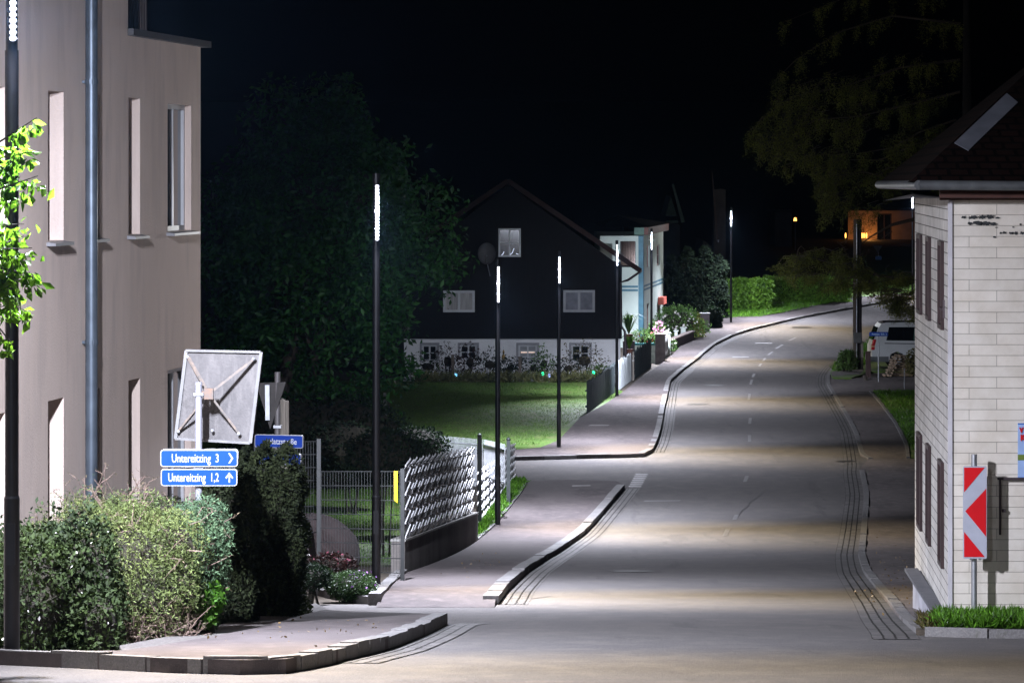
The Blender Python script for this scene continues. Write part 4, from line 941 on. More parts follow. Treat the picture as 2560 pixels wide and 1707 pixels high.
# tall dark hedge
def hedge(label, px0, px1, pyt, pyb, d, depth, n, size, mat, name="hedge", seed=1, taper=.12, cat="hedge", ragged=.06, zb=None):
    a = P(px0, pyb, d); b = P(px1, pyt, d); z0 = Zg(d) if zb is None else zb; z1 = b.z; cx = (a.x+b.x)/2; hx = (b.x-a.x)/2
    o = thing(name, (cx, d, z0), label, cat)
    rg = np.random.default_rng(seed); u = rg.uniform(-1, 1, (n, 3))
    ax = rg.integers(0, 5, n); u[ax == 0, 0] = 1-abs(rg.normal(0, .07, (ax == 0).sum())); u[ax == 1, 0] = -1+abs(rg.normal(0, .07, (ax == 1).sum()))
    u[ax >= 3, 1] = -1+abs(rg.normal(0, .12, (ax >= 3).sum())); u[ax == 2, 2] = 1-abs(rg.normal(0, .03, (ax == 2).sum()))
    rr = 1-taper*np.clip(u[:, 2], 0, 1)**3; bul = 1+.08*np.sin(u[:, 2]*7+u[:, 0]*5+seed)+.05*np.sin(u[:, 0]*13+u[:, 2]*11)
    X = cx+u[:, 0]*hx*rr*bul; Y = d+u[:, 1]*depth/2*rr*bul; Z = z0+(z1-z0)*(u[:, 2]+1)/2*(1+ragged*np.sin(u[:, 0]*9+seed)-ragged*u[:, 0]**4)
    leaves("foliage", np.stack([X, Y, Z], 1), size, mat, o, .4)
    mb = MB(); zt = z0+(z1-z0)*.9
    mb.hexa([(cx-hx*.82, d-depth*.4, z0-.1), (cx+hx*.82, d-depth*.4, z0-.1), (cx+hx*.82, d+depth*.4, z0-.1), (cx-hx*.82, d+depth*.4, z0-.1), (cx-hx*.7, d-depth*.3, zt), (cx+hx*.7, d-depth*.3, zt), (cx+hx*.7, d+depth*.3, zt), (cx-hx*.7, d+depth*.3, zt)])
    mb.build("stems", core_m, o); return o
hedge("tall dark clipped hedge beside the gravel at the side road", 580, 757, 1140, 1545, 36.6, 1.6, 22000, .05, lf_hedge, seed=3)
hedge("dark narrow hedge section right behind the bluish juniper", 520, 640, 1180, 1570, 34.2, 1.2, 12000, .05, lf_hedge, seed=6)
# flower bed
sc = 45/F
shrub("small round clipped flowering bush in the bed at the wall corner", cpx(875, 1462, 43.9), (68*sc, .5, 34*sc), 6000, .035, leafmat("box_leaf", (.02, .045, .012), (.03, .06, .016), .25), seed=11, lumps=.1, extra=[(shell_pts(cpx(905, 1450, 43.6), (38*sc, .3, 24*sc), 30, 2, .98, 0), .03, M("violet_petal", (.3, .12, .45), .7, .1, 5), "flower")])
shrub("low red flowering plants behind the clipped bush", cpx(830, 1408, 47), (60*sc, .5, 24*sc), 1300, .05, lf_red, seed=12, core=.5, extra=[(shell_pts(cpx(815, 1400, 46.7), (60*sc, .4, 22*sc), 45, 3, .95, 0), .04, M("dim_red_petal", (.12, .012, .03), .7, .2, 5), "flower")])
shrub("low dark plants with one white bloom at the hedge corner", cpx(785, 1440, 43), (40*sc, .4, 30*sc), 1200, .05, lf_dark, seed=13, core=.6, extra=[(shell_pts(cpx(766, 1383, 42.8), (6*sc, .05, 5*sc), 12, 3, .9, 0), .04, petal_w, "flower")])
o = thing("soil_mound", P(830, 1360, 52), "dark brown earth mound behind the wire mesh fence", "mound")
MB().blob(P(778, 1385, 51.6), (.75, 1.0, .62), seg=22, noise=.04).build("heap", M("brown_earth", (.010, .005, .0045), .95, .3, 6, bump=.6), o, True)
# big dark tree
def tree(label, base, crown_c, crown_r, n, size, mat, trunk_r=.2, seed=1, name="broadleaf_tree", lumps=.3, inner=.55, subs=9, droop=.3, cat="tree"):
    o = thing(name, onG(*base), label, cat); bz = Zg(base[1]); c = Vector(crown_c); rg = random.Random(seed)
    mb = MB(); mb.tube([(base[0], base[1], bz-.1), (base[0]+.05, base[1], bz+(c.z-bz)*.4), (c.x, c.y, c.z)], [trunk_r, trunk_r*.75, trunk_r*.4], 12); mb.build("trunk", bark, o, True)
    cl = []; mb = MB()
    for k in range(subs):
        th = 2*math.pi*k/subs*1.618*2; el = rg.uniform(-.75, .95); q = rg.uniform(.5, .72); ce = math.sqrt(max(.05, 1-el*el))
        e = c+Vector((math.cos(th)*crown_r[0]*q*ce, math.sin(th)*crown_r[1]*q*ce, el*crown_r[2]*.72)); cl.append(e)
        s0 = Vector((c.x, c.y, min(c.z, bz+(c.z-bz)*rg.uniform(.45, .9)))); mid = (s0+e)/2+Vector((0, 0, .3)); mb.tube([s0, mid, e], [trunk_r*.35, trunk_r*.22, .02], 6)
    mb.build("limb", bark, o)
    P_ = [shell_pts(c, [q*.86 for q in crown_r], n//4, seed, inner, lumps, -.9)]
    core = MB(); core.blob(c, [q*.62 for q in crown_r], seg=14, noise=.12); core.build("inner_boughs", core_m, o)
    for i, e in enumerate(cl):
        P_.append(shell_pts(e, [q*rg.uniform(.24, .44) for q in crown_r], int(n*.55/subs), seed*31+i, .55, .45, -1))
    nb = subs*9; ng = np.random.default_rng(seed+5)
    sp_ = shell_pts(c, [q*1.04 for q in crown_r], nb, seed+3, .86, .3, -.95)
    for q in sp_: P_.append(q+np.abs(ng.normal(size=(int(n*.35/nb), 3)))*np.array([.0, .0, -.32])+ng.normal(size=(int(n*.35/nb), 3))*np.array([.3, .3, .13]))
    leaves("crown", np.concatenate(P_), size, mat, o, .45, droop)
    return o
dt = 86; sc = dt/F
tree("large dark broadleaf tree behind the nearer lamp, faintly green along its lower edge", (P(700, 0, dt).x, dt), P(792, 610, dt), (285*sc, 2.6, 385*sc), 46000, .18, lf_tree, .26, 5, subs=16)
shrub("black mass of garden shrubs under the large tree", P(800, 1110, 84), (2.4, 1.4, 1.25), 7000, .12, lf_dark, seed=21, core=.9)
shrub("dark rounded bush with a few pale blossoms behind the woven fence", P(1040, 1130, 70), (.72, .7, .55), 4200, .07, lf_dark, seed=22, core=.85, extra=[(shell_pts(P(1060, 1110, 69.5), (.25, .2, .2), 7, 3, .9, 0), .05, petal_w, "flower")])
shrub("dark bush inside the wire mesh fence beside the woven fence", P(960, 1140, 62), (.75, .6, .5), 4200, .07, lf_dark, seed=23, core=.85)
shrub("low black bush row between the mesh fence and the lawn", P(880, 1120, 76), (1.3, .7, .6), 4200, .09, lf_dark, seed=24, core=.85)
# leafy branch at the left edge
yt = thing("young_tree", (-4.12, 24.6, Zg(24.6)), "bright lime green leafy branches of a young tree lit from above at the left edge", "tree")
MB().tube([(-4.12, 24.6, Zg(24.6)-.1), (-4.11, 24.6, 8.5), (-4.08, 24.6, 10.1)], [.055, .04, .012], 10).build("trunk", bark, yt, True)
rg = random.Random(3); pts = []; mb = MB()
for (sx, sy, ex, ey, n, sp) in ((-110, 480, 92, 295, 120, .05), (-100, 560, 95, 440, 150, .06), (-110, 470, 80, 380, 120, .05), (-90, 400, 30, 440, 140, .07), (-90, 620, 60, 560, 90, .07),
                            (-100, 700, 95, 690, 170, .05), (-90, 680, 80, 620, 130, .06), (-80, 760, 70, 780, 150, .06), (-80, 700, 40, 730, 170, .08), (-60, 800, 30, 860, 70, .05), (-60, 620, 10, 560, 80, .07), (-120, 480, -290, 330, 130, .08), (-120, 560, -320, 470, 150, .08), (-120, 650, -300, 600, 150, .08), (-120, 720, -280, 730, 130, .08), (-115, 430, -150, 260, 110, .08), (-40, 680, 60, 590, 60, .05)):
    d = 24.6+rg.uniform(-.25, .25); a = P(sx, sy, 24.6); b = P(ex, ey, d); m = (a+b)/2+Vector((0, 0, .08))
    mb.tube([a, m, b], [.012, .008, .003], 5)
    ts_ = np.random.default_rng(n+sx+ey); n = int(n*.62); t = ts_.uniform(.3, 1, n)[:, None]; A_, M2, B_ = (np.array(q) for q in (a, m, b))
    q = A_*(1-t)**2+2*M2*t*(1-t)+B_*t*t+ts_.normal(size=(n, 3))*sp*.65; q[:, 2] -= ts_.random(n)*.08; pts.append(q)
mb.build("twig", bark, yt); leaves("crown", np.concatenate(pts), .088, lf_young, yt, .5, .6)
# ------------------------------------------------------------------ timber house
DH = 137.0; sc = DH/F
xl, xr = P(1010, 0, DH).x, P(1551, 0, DH).x; zb_, zm, ze = Zg(DH)-.3, P(0, 846, DH).z, P(0, 668, DH).z; za_ = P(0, 462, DH).z; xm = P(1270, 0, DH).x
th = thing("timber_house", (xm, DH, Zg(DH)), "dark timber gabled house on a white rendered ground floor beyond the lawn", "house")
hx = lambda px: P(px, 0, DH).x-xl; hz = lambda py: P(0, py, DH).z
ops = []; spec = []
for (x0_, x1_, y0_, y1_, b_, h_, g_) in ((1055, 1093, 862, 903, 1, 1, None), (1150, 1192, 862, 899, 1, 1, None), (1296, 1343, 862, 908, 1, 2, "blind"), (1428, 1474, 862, 905, 1, 1, None)):
    ops.append((hx(x0_), hx(x1_), hz(y1_), hz(y0_), .12)); spec.append((b_, h_, g_))
mb = MB(); at3, _, _ = wall(mb, (xl, DH), (xr, DH), zb_, zm, ops); wall(mb, (xr, DH), (xr+.2, DH+9), zb_, zm); wall(mb, (xr+.2, DH+9), (xl, DH+9), zb_, zm); wall(mb, (xl, DH+9), (xl, DH), zb_, zm)
mb.build("rendered_wall", whitewall, th)
blind = M("window_blind", (.30, .31, .32), .7, .3, 3, stretch=(1, 1, 30))
for i, (a, b, c, d, dep) in enumerate(ops):
    w_ = window(th, at3, a, b, c, d, dep, frame_m, *spec[i][:2], blind if spec[i][2] else None, .07)
    mb = MB(); t = .09
    for (s0, s1, z0_, z1_) in ((a-t, b+t, d, d+t), (a-t, a, c, d), (b, b+t, c, d)): mb.hexa([at3(s0, z0_, .0), at3(s1, z0_, .0), at3(s1, z0_, -.02), at3(s0, z0_, -.02), at3(s0, z1_, 0), at3(s1, z1_, 0), at3(s1, z1_, -.02), at3(s0, z1_, -.02)])
    mb.build("surround", whitep, w_)
    if spec[i][2]:
        mb = MB(); mb.hexa([at3(a+.1, hz(882), .1), at3(b-.1, hz(882), .1), at3(b-.1, hz(882), .09), at3(a+.1, hz(882), .09), at3(a+.1, hz(880), .1), at3(b-.1, hz(880), .1), at3(b-.1, hz(880), .09), at3(a+.1, hz(880), .09)])
        mb.build("lit_gap", emis("warm_lit_gap", (1, .72, .6), .9), w_)
# timber upper floor, a little proud, with gable
dw = DH-.12; ops2 = []
sp2 = ((1108, 1187, 726, 780, 1, curtain), (1408, 1487, 725, 780, 1, None), (1246, 1302, 571, 642, 1, None))
for (x0_, x1_, y0_, y1_, b_, g_) in sp2[:2]: ops2.append((hx(x0_)+.1, hx(x1_)+.1, hz(y1_), hz(y0_), .08))
mb = MB(); at4, _, _ = wall(mb, (xl-.1, dw), (xr+.06, dw), zm, ze, ops2)
wall(mb, (xr+.06, dw), (xr+.25, DH+9), zm, ze); wall(mb, (xl-.1, DH+9), (xl-.1, dw), zm, ze); wall(mb, (xr+.25, DH+9), (xl-.1, DH+9), zm, ze)
mb.face([(xl-.1, dw, ze), (xr+.06, dw, ze), (xm, dw, za_)]); mb.face([(xl-.1, dw, zm), (xr+.06, dw, zm), (xr+.06, DH+.0, zm), (xl-.1, DH, zm)][::-1])
mb.build("timber_wall", darkwood, th)
mb = MB()
for k in range(int((xr-xl)/.17)):
    x = xl+.1+k*.17; zt = min(ze+(za_-ze)*(1-abs(x-xm)/((xr-xl)/2)), za_)
    segs = [(zm, zt)]
    for (x0_, x1_, y0_, y1_, *_r) in sp2:
        if P(x0_, 0, DH).x-.08 < x < P(x1_, 0, DH).x+.08:
            ns = []
            for lo_, hi_ in segs:
                if hz(y1_)-.08 > lo_: ns.append((lo_, min(hi_, hz(y1_)-.08)))
                if hz(y0_)+.08 < hi_: ns.append((max(lo_, hz(y0_)+.08), hi_))
            segs = ns
    for lo_, hi_ in segs:
        if hi_-lo_ > .05: mb.box((x, dw-.008, (lo_+hi_)/2), (.035, .014, hi_-lo_))
mb.build("cover_batten", darkwood, th)
for i, (a, b, c, d, dep) in enumerate(ops2):
    fw_ = window(th, at4, a, b, c, d, .0, whitep if i else frame_m, 1, 0, [curtain, M("dim_curtain", (.14, .14, .17), .6, .3, 3)][i], .10)
at5 = lambda s, z, dep=0: Vector((xl-.1+s, dw-.02+dep, z))
fw_ = window(th, at5, hx(1246)+.1, hx(1302)+.1, hz(642), hz(571), .0, frame_m, 1, 1, None, .07)
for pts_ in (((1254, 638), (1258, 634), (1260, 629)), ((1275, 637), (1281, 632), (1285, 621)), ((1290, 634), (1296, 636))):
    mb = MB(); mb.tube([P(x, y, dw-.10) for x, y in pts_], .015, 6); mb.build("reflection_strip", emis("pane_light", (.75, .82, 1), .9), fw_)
mb = MB(); red_b = M("dark_red_bargeboard", (.022, .007, .006), .8, .2, 6)
ex = (P(1600, 0, DH).x-xm)*1.0; zs = P(0, 676, DH).z; ap = Vector((xm, DH-.7, P(0, 452, DH).z))
for sgn in (-1, 1):
    e = Vector((xm+sgn*ex, DH-.7, zs)); 
    MB().beam(ap, e, .05, .2).build("bargeboard", red_b, th)
mb = MB()
for sgn in (-1, 1):
    e = Vector((xm+sgn*ex, DH-.72, zs+.06)); a0 = ap+Vector((0, 0, .08)); bk = Vector((0, 10, 0))
    q = [e, e+bk, a0+bk, a0] if sgn < 0 else [a0, a0+bk, e+bk, e]
    u_ = (q[1]-q[0]).normalized(); mb.face(q if sgn < 0 else q, 0, [((p-q[0]).dot(u_), (p-q[0]-u_*(p-q[0]).dot(u_)).length) for p in q])
    d_ = Vector((0, 0, -.07)); mb.face([p+d_ for p in q][::-1])
mb.build("roof", roof_m, th)
mb = MB(); e = Vector((xm+ex, DH-.7, zs)); mb.tube([e, e+Vector((0, 10, 0))], .07, 8); mb.tube([e+Vector((0, .2, -.03)), P(1570, 700, DH-.3), P(1552, 706, DH-.1), P(1553, 815, DH-.1), P(1562, 828, DH-.3), P(1565, 900, DH-.3)], .05, 8); mb.build("gutter", M("brown_gutter", (.06, .045, .05), .5, .2, 5), th, True)
ds = thing("satellite_dish", P(1217, 634, dw-.5), "round grey satellite dish on the dark gable left of the small upper window", "satellite dish")
mb = MB(); c = P(1217, 634, dw-.45)
for k in range(4): mb.tube([c+Vector((0, .02*k*k, 0)), c+Vector((0, .02*k*k+.012, 0))], [.36-.02*k*k*.2, .35], 26)
mb = MB(); ring0 = None
for k in range(6):
    r_ = .37*(1-k/5.5); y_ = .16*(k/5)**.5; ring = [c+Vector((r_*math.cos(2*math.pi*j/28), y_-.02, r_*1.2*math.sin(2*math.pi*j/28))) for j in range(28)]
    if ring0: 
        for j in range(28): mb.face([ring0[j], ring0[(j+1) % 28], ring[(j+1) % 28], ring[j]])
    ring0 = ring
mb.face(ring0); mb.build("dish", M("dish_grey", (.07, .067, .07), .6, .1, 4), ds, True)
MB().tube([c+Vector((0, .1, -.3)), P(1225, 690, dw-.05)], .02, 6).build("mast", galv, ds)
MB().tube([c+Vector((0, .1, -.4)), c+Vector((0, -.35, -.1))], .012, 6).blob(c+Vector((0, -.36, -.08)), (.035, .05, .035), noise=0).build("feed_arm", galv, ds)
o = thing("wall_ornament", P(1259, 885, DH-.06), "small golden figure shaped ornament hung on the white wall between the windows", "ornament")
MB().blob(P(1259, 893, DH-.07), (.07, .03, .13), noise=.05).blob(P(1259, 880, DH-.07), (.04, .03, .1), noise=.05).build("body", M("gold_paint", (.35, .22, .05), .5, .2, 5), o, True)
MB().tube([P(1259, 876, DH-.06), P(1259, 866, DH-.03)], .006, 5).build("hook", galv, o)
# low wall, posts and solar lamps at the lawn edge
o = thing("bed_edging", P(1250, 950, 133), "low pale concrete edging in front of the flower bed below the white wall", "edging")
mb = MB(); d_ = 133.0
for k in range(12): x = P(1000, 0, d_).x+k*.72; mb.box((x+.35, d_, Zg(d_)+.1), (.70, .12, .28))
mb.build("kerb_stones", M("pale_edging", (.4, .4, .42), .9, .25, 4, bump=.4), o)
for px, t_, lab in ((1132, 888, "grey wooden post among the dark shrubs by the left basement window"), (1300, 893, "reddish wooden post left of the window with the blind")):
    o = thing("wooden_post", onG(P(px, 0, 134).x, 134), lab, "post"); h = P(0, t_, 134).z-Zg(134)
    MB().box((P(px, 0, 134).x, 134, Zg(134)+h/2), (.12, .12, h)).build("shaft", oldwood, o); MB().box((P(px, 0, 134).x, 134, Zg(134)+h+.01), (.14, .14, .03)).build("cap", oldwood, o)
for px, py, colr, lab in ((1140, 937, (.2, .6, 1), "small cyan glowing garden light by the left wooden post"), (1357, 934, (.02, 1, .4), "small green garden light in the bed under the blind window"),
                     (1373, 939, (.35, .45, 1), "small blue white garden light right of the green one"), (1484, 931, (.02, 1, .45), "small green garden light on a pale stick near the picket fence")):
    d = 132.2; p = P(px, py, d); o = thing("garden_light", onG(p.x, d), lab, "garden light", "solar lights in the bed")
    MB().blob(p, (.055, .055, .07), noise=0).build("globe", emis("glow_%s" % lab.split()[1], colr, 2.2), o, True)
    MB().tube([onG(p.x, d), p], .012, 6).build("stake", galv, o)
sp = [(1070, 925, 1.0, .7, lf_dark), (1120, 905, .7, .95, lf_red), (1175, 908, .6, .9, lf_red), (1225, 920, .95, .8, lf_dark), (1275, 930, .55, .6, lf_dark), (1335, 925, .7, .6, lf_dark), (1360, 910, .5, .8, lf_gd), (1420, 930, .7, .6, lf_dark), (1460, 905, 1.0, 1.0, leafmat("bronze_leaf", (.06, .05, .02), (.1, .08, .035), .3)), (1500, 938, .55, .42, lf_gd)]
names_ = ["dark shrub at the left end of the bed under the tree", "reddish shrub left of the grey wooden post", "reddish shrub right of the grey wooden post", "wide dark shrub behind the second lamp", "dark low shrub left of the reddish post",
          "dark low shrub under the blind window", "airy tall shrub right of the blind window", "low dark shrub behind the corner lamp pole", "tall bronze shrub spreading over the right basement window", "small cabbage green plant next to the picket fence"]
for i, (px, py, rx, rz_, m_) in enumerate(sp):
    cc = P(px, py, 134.3); cc.z = max(cc.z, Zg(134.3)+rz_*.8)
    shrub(names_[i], cc, (rx, .5, rz_*.8), 480, .1, m_, core=.25, lumps=.5, seed=40+i, inner=.35, name="garden_shrub", group="shrubs in the bed before the house")
for i in range(3):
    rgn = np.random.default_rng(i); x0_ = P(1050+i*150, 0, 132).x; n = 500
    b_ = np.stack([x0_+rgn.uniform(0, 2.6, n), 132.3+rgn.uniform(-.4, .4, n), np.full(n, 0.)], 1); b_[:, 2] = np.interp(b_[:, 1], RN, RZN)+.05
o = leaves("tall_grass", np.stack([np.random.default_rng(5).uniform(P(1040, 0, 132).x, P(1500, 0, 132).x, 2600), 132.2+np.random.default_rng(6).uniform(-.35, .45, 2600), Zg(132.2)+.05+np.random.default_rng(7).random(2600)*.25], 1), .32, leafmat("straw_grass", (.14, .16, .06), (.2, .19, .08), .3), None, .07, -.5)
struct(o, "stuff")
# ------------------------------------------------------------------ picket fences
dkp = M("dark_green_picket", (.03, .042, .045), .8, .3, 8, stretch=(3, 3, .4)); pwp = M("white_picket", (.42, .45, .46), .8, .25, 8, stretch=(3, 3, .4))
def pickets(label, g0, g1, n, h, m_, name="picket_fence", wob=.05, lean=.03, hw=.07, gaps=0):
    a, b = Vector(G(*g0)), Vector(G(*g1)); o = thing(name, onG(*a), label, "fence", "picket fences along the pavement"); mb = MB(); rg = random.Random(n)
    for i in range(n):
        u = (i+.5)/n; p = a+(b-a)*u; hh = h*(1+rg.uniform(-wob, wob)); t = (b-a).normalized()
        z0 = Zg(p.y)+.02; l = Vector((t.x, t.y, 0))*rg.uniform(-lean, lean)*3
        w2 = Vector((t.x, t.y, 0))*hw/2; n_ = Vector((t.y, -t.x, 0))*.016
        base = Vector((p.x, p.y, z0)); top = base+l+Vector((0, 0, hh-.07))
        mb.hexa([base-w2+n_, base+w2+n_, base+w2-n_, base-w2-n_, top-w2+n_, top+w2+n_, top+w2-n_, top-w2-n_])
        tip = top+Vector((0, 0, .08)); mb.face([top-w2+n_, top+w2+n_, tip+n_]); mb.face([top+w2-n_, top-w2-n_, tip-n_]); mb.face([top+w2+n_, top+w2-n_, tip-n_, tip+n_]); mb.face([top-w2-n_, top-w2+n_, tip+n_, tip-n_])
    mb.build("picket", m_, o); mb = MB(); nn = Vector(((b-a).normalized().y, -(b-a).normalized().x, 0))*-.03
    for z in (.28, .75): mb.beam(onG(*a, z*h)+nn, onG(*b, z*h)+nn, .04, .06)
    mb.build("rail", m_, o); return o
pickets("dark picket fence from the lawn corner up to the corner lamp", (1467, 1040), (1537, 985), 38, 1.15, dkp, hw=.10)
pickets("whitish picket fence with wire between the corner lamp and the garden gate", (1543, 980), (1578, 952), 26, 1.1, pwp, lean=.06, hw=.09)
pickets("dark picket fence between the gate and the lamp of the green house", (1587, 948), (1628, 917), 30, 1.15, dkp, hw=.10)
pickets("pale leaning pickets in front of the pink flowers", (1652, 903), (1672, 886), 16, 1.15, M("worn_picket", (.3, .29, .28), .8, .3, 8, stretch=(3, 3, .4)))
o = thing("gate_post", onG(*G(1583, 951)), "thin pale gate post before the dark picket fence", "post"); MB().tube([onG(*G(1583, 951)), onG(*G(1583, 951), 1.15)], .03, 8).build("shaft", fluted, o); MB().box(onG(*G(1583, 951), .8), (.08, .08, .03)).build("hinge", galv, o)
o = thing("gate_pillar", onG(*G(1648, 900)), "dark stone pillar at the corner of the garden wall by the lamp", "pillar"); q = G(1650, 908)
MB().box(onG(*q, .62), (.42, .45, 1.25)).build("shaft", M("dark_stone", (.12, .10, .10), .9, .3, 4, bump=.5), o); MB().box(onG(*q, 1.27), (.5, .52, .06)).build("capping", M("pink_stone", (.28, .22, .2), .9, .2, 4), o)
# ------------------------------------------------------------------ pale green house
DGn = 156.0; gh = thing("green_house", (P(1606, 0, DGn).x, DGn, Zg(DGn)), "pale green two storey house with blue green corner bands behind the timber house", "house")
gx0, gx1 = P(1500, 0, DGn).x, P(1607, 0, DGn).x; Yb = 167.0; gx2 = (1658-CX)/F*Yb; zt = P(0, 590, DGn).z; zg = Zg(DGn)-.4
mb = MB(); wall(mb, (gx0, DGn), (gx1, DGn), zg, zt)
Ls = (Vector((gx2, Yb))-Vector((gx1, DGn))).length
def sG(px):
    lo, hi = 0., 1.
    for _ in range(40):
        m_ = (lo+hi)/2; X = gx1+(gx2-gx1)*m_; Y = DGn+(Yb-DGn)*m_
        if CX+F*X/Y < px: lo = m_
        else: hi = m_
    return lo*Ls, DGn+(Yb-DGn)*lo
gops = []
for x0_, x1_, y0_, y1_ in ((1617, 1624, 613, 668), (1642, 1650, 612, 664), (1617, 1624, 758, 850), (1644, 1651, 760, 850)):
    s0, Ya = sG(x0_); s1, Yb2 = sG(x1_); ym = (Ya+Yb2)/2; gops.append((s0, s1, P(0, y1_, ym).z, P(0, y0_, ym).z, .12))
atg, tg, ng = wall(mb, (gx1, DGn), (gx2, Yb), zg, zt+.0, gops)
wall(mb, (gx2, Yb), (gx0, Yb), zg, zt); wall(mb, (gx0, Yb), (gx0, DGn), zg, zt); mb.build("wall", greenwall, gh)
for i, (a, b, c, d, dep) in enumerate(gops):
    f_ = window(gh, atg, a, b, c, d, dep, M("brownish_frame", (.3, .2, .18), .6, .1, 5), 0, 1, None, .09)
    if i == 3: MB().hexa([atg(a, d, -.02), atg(b+.1, d, -.02), atg(b+.1, d, -.3), atg(a, d, -.3), atg(a, d+.35, -.02), atg(b+.1, d+.35, -.02), atg(b+.1, d+.35, -.3), atg(a, d+.35, -.3)]).build("awning_box", M("coral_print", (.6, .12, .08), .6, .1, 5), f_)
mb = MB(); e = .02
def band_front(x0_, x1_, y0_, y1_): a = P(x0_, y1_, DGn-e); b = P(x1_, y0_, DGn-e); mb.box(((a.x+b.x)/2, DGn-.012, (a.z+b.z)/2), (b.x-a.x, .03, b.z-a.z))
band_front(1596, 1607.5, 590, 880); band_front(1500, 1595, 714, 719); band_front(1500, 1595, 723, 728)
zA, zB = P(0, 716.5, DGn).z, P(0, 725.5, DGn).z
for z_ in (zA, zB):
    mb.hexa([atg(.22, z_-.045, -.0), atg(Ls, z_-.045, -.0), atg(Ls, z_-.045, -.02), atg(.22, z_-.045, -.02), atg(.22, z_+.045, 0), atg(Ls, z_+.045, 0), atg(Ls, z_+.045, -.02), atg(.22, z_+.045, -.02)])
mb.hexa([atg(0, zg, 0), atg(.5, zg, 0), atg(.5, zg, -.02), atg(0, zg, -.02), atg(0, zt, 0), atg(.5, zt, 0), atg(.5, zt, -.02), atg(0, zt, -.02)])
mb.build("corner_band", tealp, gh)
mb = MB(); mb.box(((P(1588, 0, DGn).x+gx1)/2, DGn-.05, zt+.22), (gx1-P(1588, 0, DGn).x+.1, .2, .34)); mb.build("eaves_box", M("green_eaves", (.08, .15, .12), .7, .2, 4), gh)
mb = MB(); mb.hexa([atg(0, zt+.05, .1), atg(Ls+.3, zt+.05, .1), atg(Ls+.3, zt+.05, -.25), atg(0, zt+.05, -.25), atg(0, zt+.4, .1), atg(Ls+.3, zt+.4, .1), atg(Ls+.3, zt+.4, -.25), atg(0, zt+.4, -.25)]); mb.build("eaves_board", M("salmon_eaves", (.12, .06, .05), .7, .2, 4), gh)
mb = MB(); r0 = Vector((gx0, DGn-.4, zt+.42)); r1 = Vector((gx1+.3, DGn-.4, zt+.42)); r2 = Vector((gx2+.4, Yb, zt+.42)); r3 = Vector((gx0, Yb, zt+.42)); rt = Vector((gx0+1.0, DGn+5, zt+.9)); mb.face([r0, r1, rt]); mb.face([r1, r2, rt]); mb.face([r2, r3, rt]); mb.face([r3, r0, rt]); mb.build("roof", roof_m, gh)
lt = thing("lean_to_roof", P(1570, 630, 150), "brown corrugated tile roof edge catching lamp light between the two houses", "roof")
mb = MB()
for k in range(9): p0 = P(1553+k*4, 665, 149.5); p1 = P(1553+k*4, 605, 151.5); mb.tube([p0, p1], .045, 8)
mb.build("tile", M("brown_roof_tile", (.035, .023, .018), .7, .3, 12, bump=.4), lt)
MB().hexa([P(1551, 668, 149.7), P(1589, 668, 149.7), P(1589, 664, 151.9), P(1551, 664, 151.9), P(1551, 605, 151.6), P(1589, 605, 151.6), P(1589, 604, 151.9), P(1551, 604, 151.9)]).build("deck", darkwood, lt)
# terrace parapet below, with plants and a parasol edge
o = thing("terrace_parapet", P(1610, 870, 147), "pale textured parapet with a teal rail in front of the green house", "parapet"); d = 146.5
mb = MB(); a = P(1575, 885, d); b = P(1645, 863, d); mb.box(((a.x+b.x)/2, d, (b.z+Zg(d)-.1)/2), (b.x-a.x, .1, b.z-Zg(d)+.1)); mb.build("panel", M("pale_textured_panel", (.48, .54, .47), .9, .25, 14, bump=.8), o)
mb = MB(); mb.box(((a.x+b.x)/2, d, b.z+.05), (b.x-a.x+.05, .14, .1)); mb.build("rail", M("teal_rail", (.03, .2, .19), .5, .15, 4), o)
def spiky(label, c, n, L_, m_, seed=1, name="potted_plant", pot=True):
    o = thing(name, onG(c.x, c.y), label, "plant"); mb = MB(); rg = random.Random(seed)
    for k in range(n):
        th_ = rg.uniform(0, 2*math.pi); sp_ = rg.uniform(.2, 1); l = L_*rg.uniform(.7, 1.1); d0 = Vector((math.cos(th_)*sp_, math.sin(th_)*sp_, 0)); w_ = Vector((-math.sin(th_), math.cos(th_), 0))*.022
        p = [c, c+d0*l*.35+Vector((0, 0, l*.6)), c+d0*l*.8+Vector((0, 0, l*(.85-.5*sp_)))]
        mb.face([p[0]-w_, p[0]+w_, p[1]+w_, p[1]-w_]); mb.face([p[1]-w_, p[1]+w_, p[2]])
    mb.build("foliage", m_, o); z0 = Zg(c.y)
    if pot: MB().tube([(c.x, c.y, c.z-.3), (c.x, c.y, c.z-.04), (c.x, c.y, c.z)], [.12, .17, .18], 12).build("pot", M("terracotta", (.22, .1, .07), .8, .2, 5), o)
    if pot: MB().box((c.x, c.y, (z0+c.z-.3)/2), (.5, .5, c.z-.3-z0)).build('stand', M('dark_stone', (.12, .10, .10), .9, .3, 4, bump=.5), o)
    return o
spiky("bright yellow green spiky plant in a terracotta pot beside the timber house", P(1573, 872, 139), 60, .85, lf_lit, 2)
spiky("feathery arching plant rising behind the spiky one", P(1572, 835, 143), 60, 1.3, lf_gd, 3)
shrub("leafy shrub with red and pink blossoms behind the teal rail", P(1612, 850, 148), (.75, .5, .45), 1500, .1, lf_gd, seed=61, core=.4, lumps=.4, name="flowering_shrub", extra=[(shell_pts(P(1612, 845, 147.6), (.35, .3, .3), 22, 3, .9, .1), .1, petal_r, "flower")])
shrub("leafy shrub with large pink blossoms over the gate pillar", P(1640, 845, 153), (.55, .5, .7), 1500, .1, lf_gd, seed=62, core=.4, lumps=.4, name="flowering_shrub", extra=[(shell_pts(P(1647, 827, 152.5), (.26, .2, .38), 60, 3, .9, .1), .12, petal_p, "flower")])
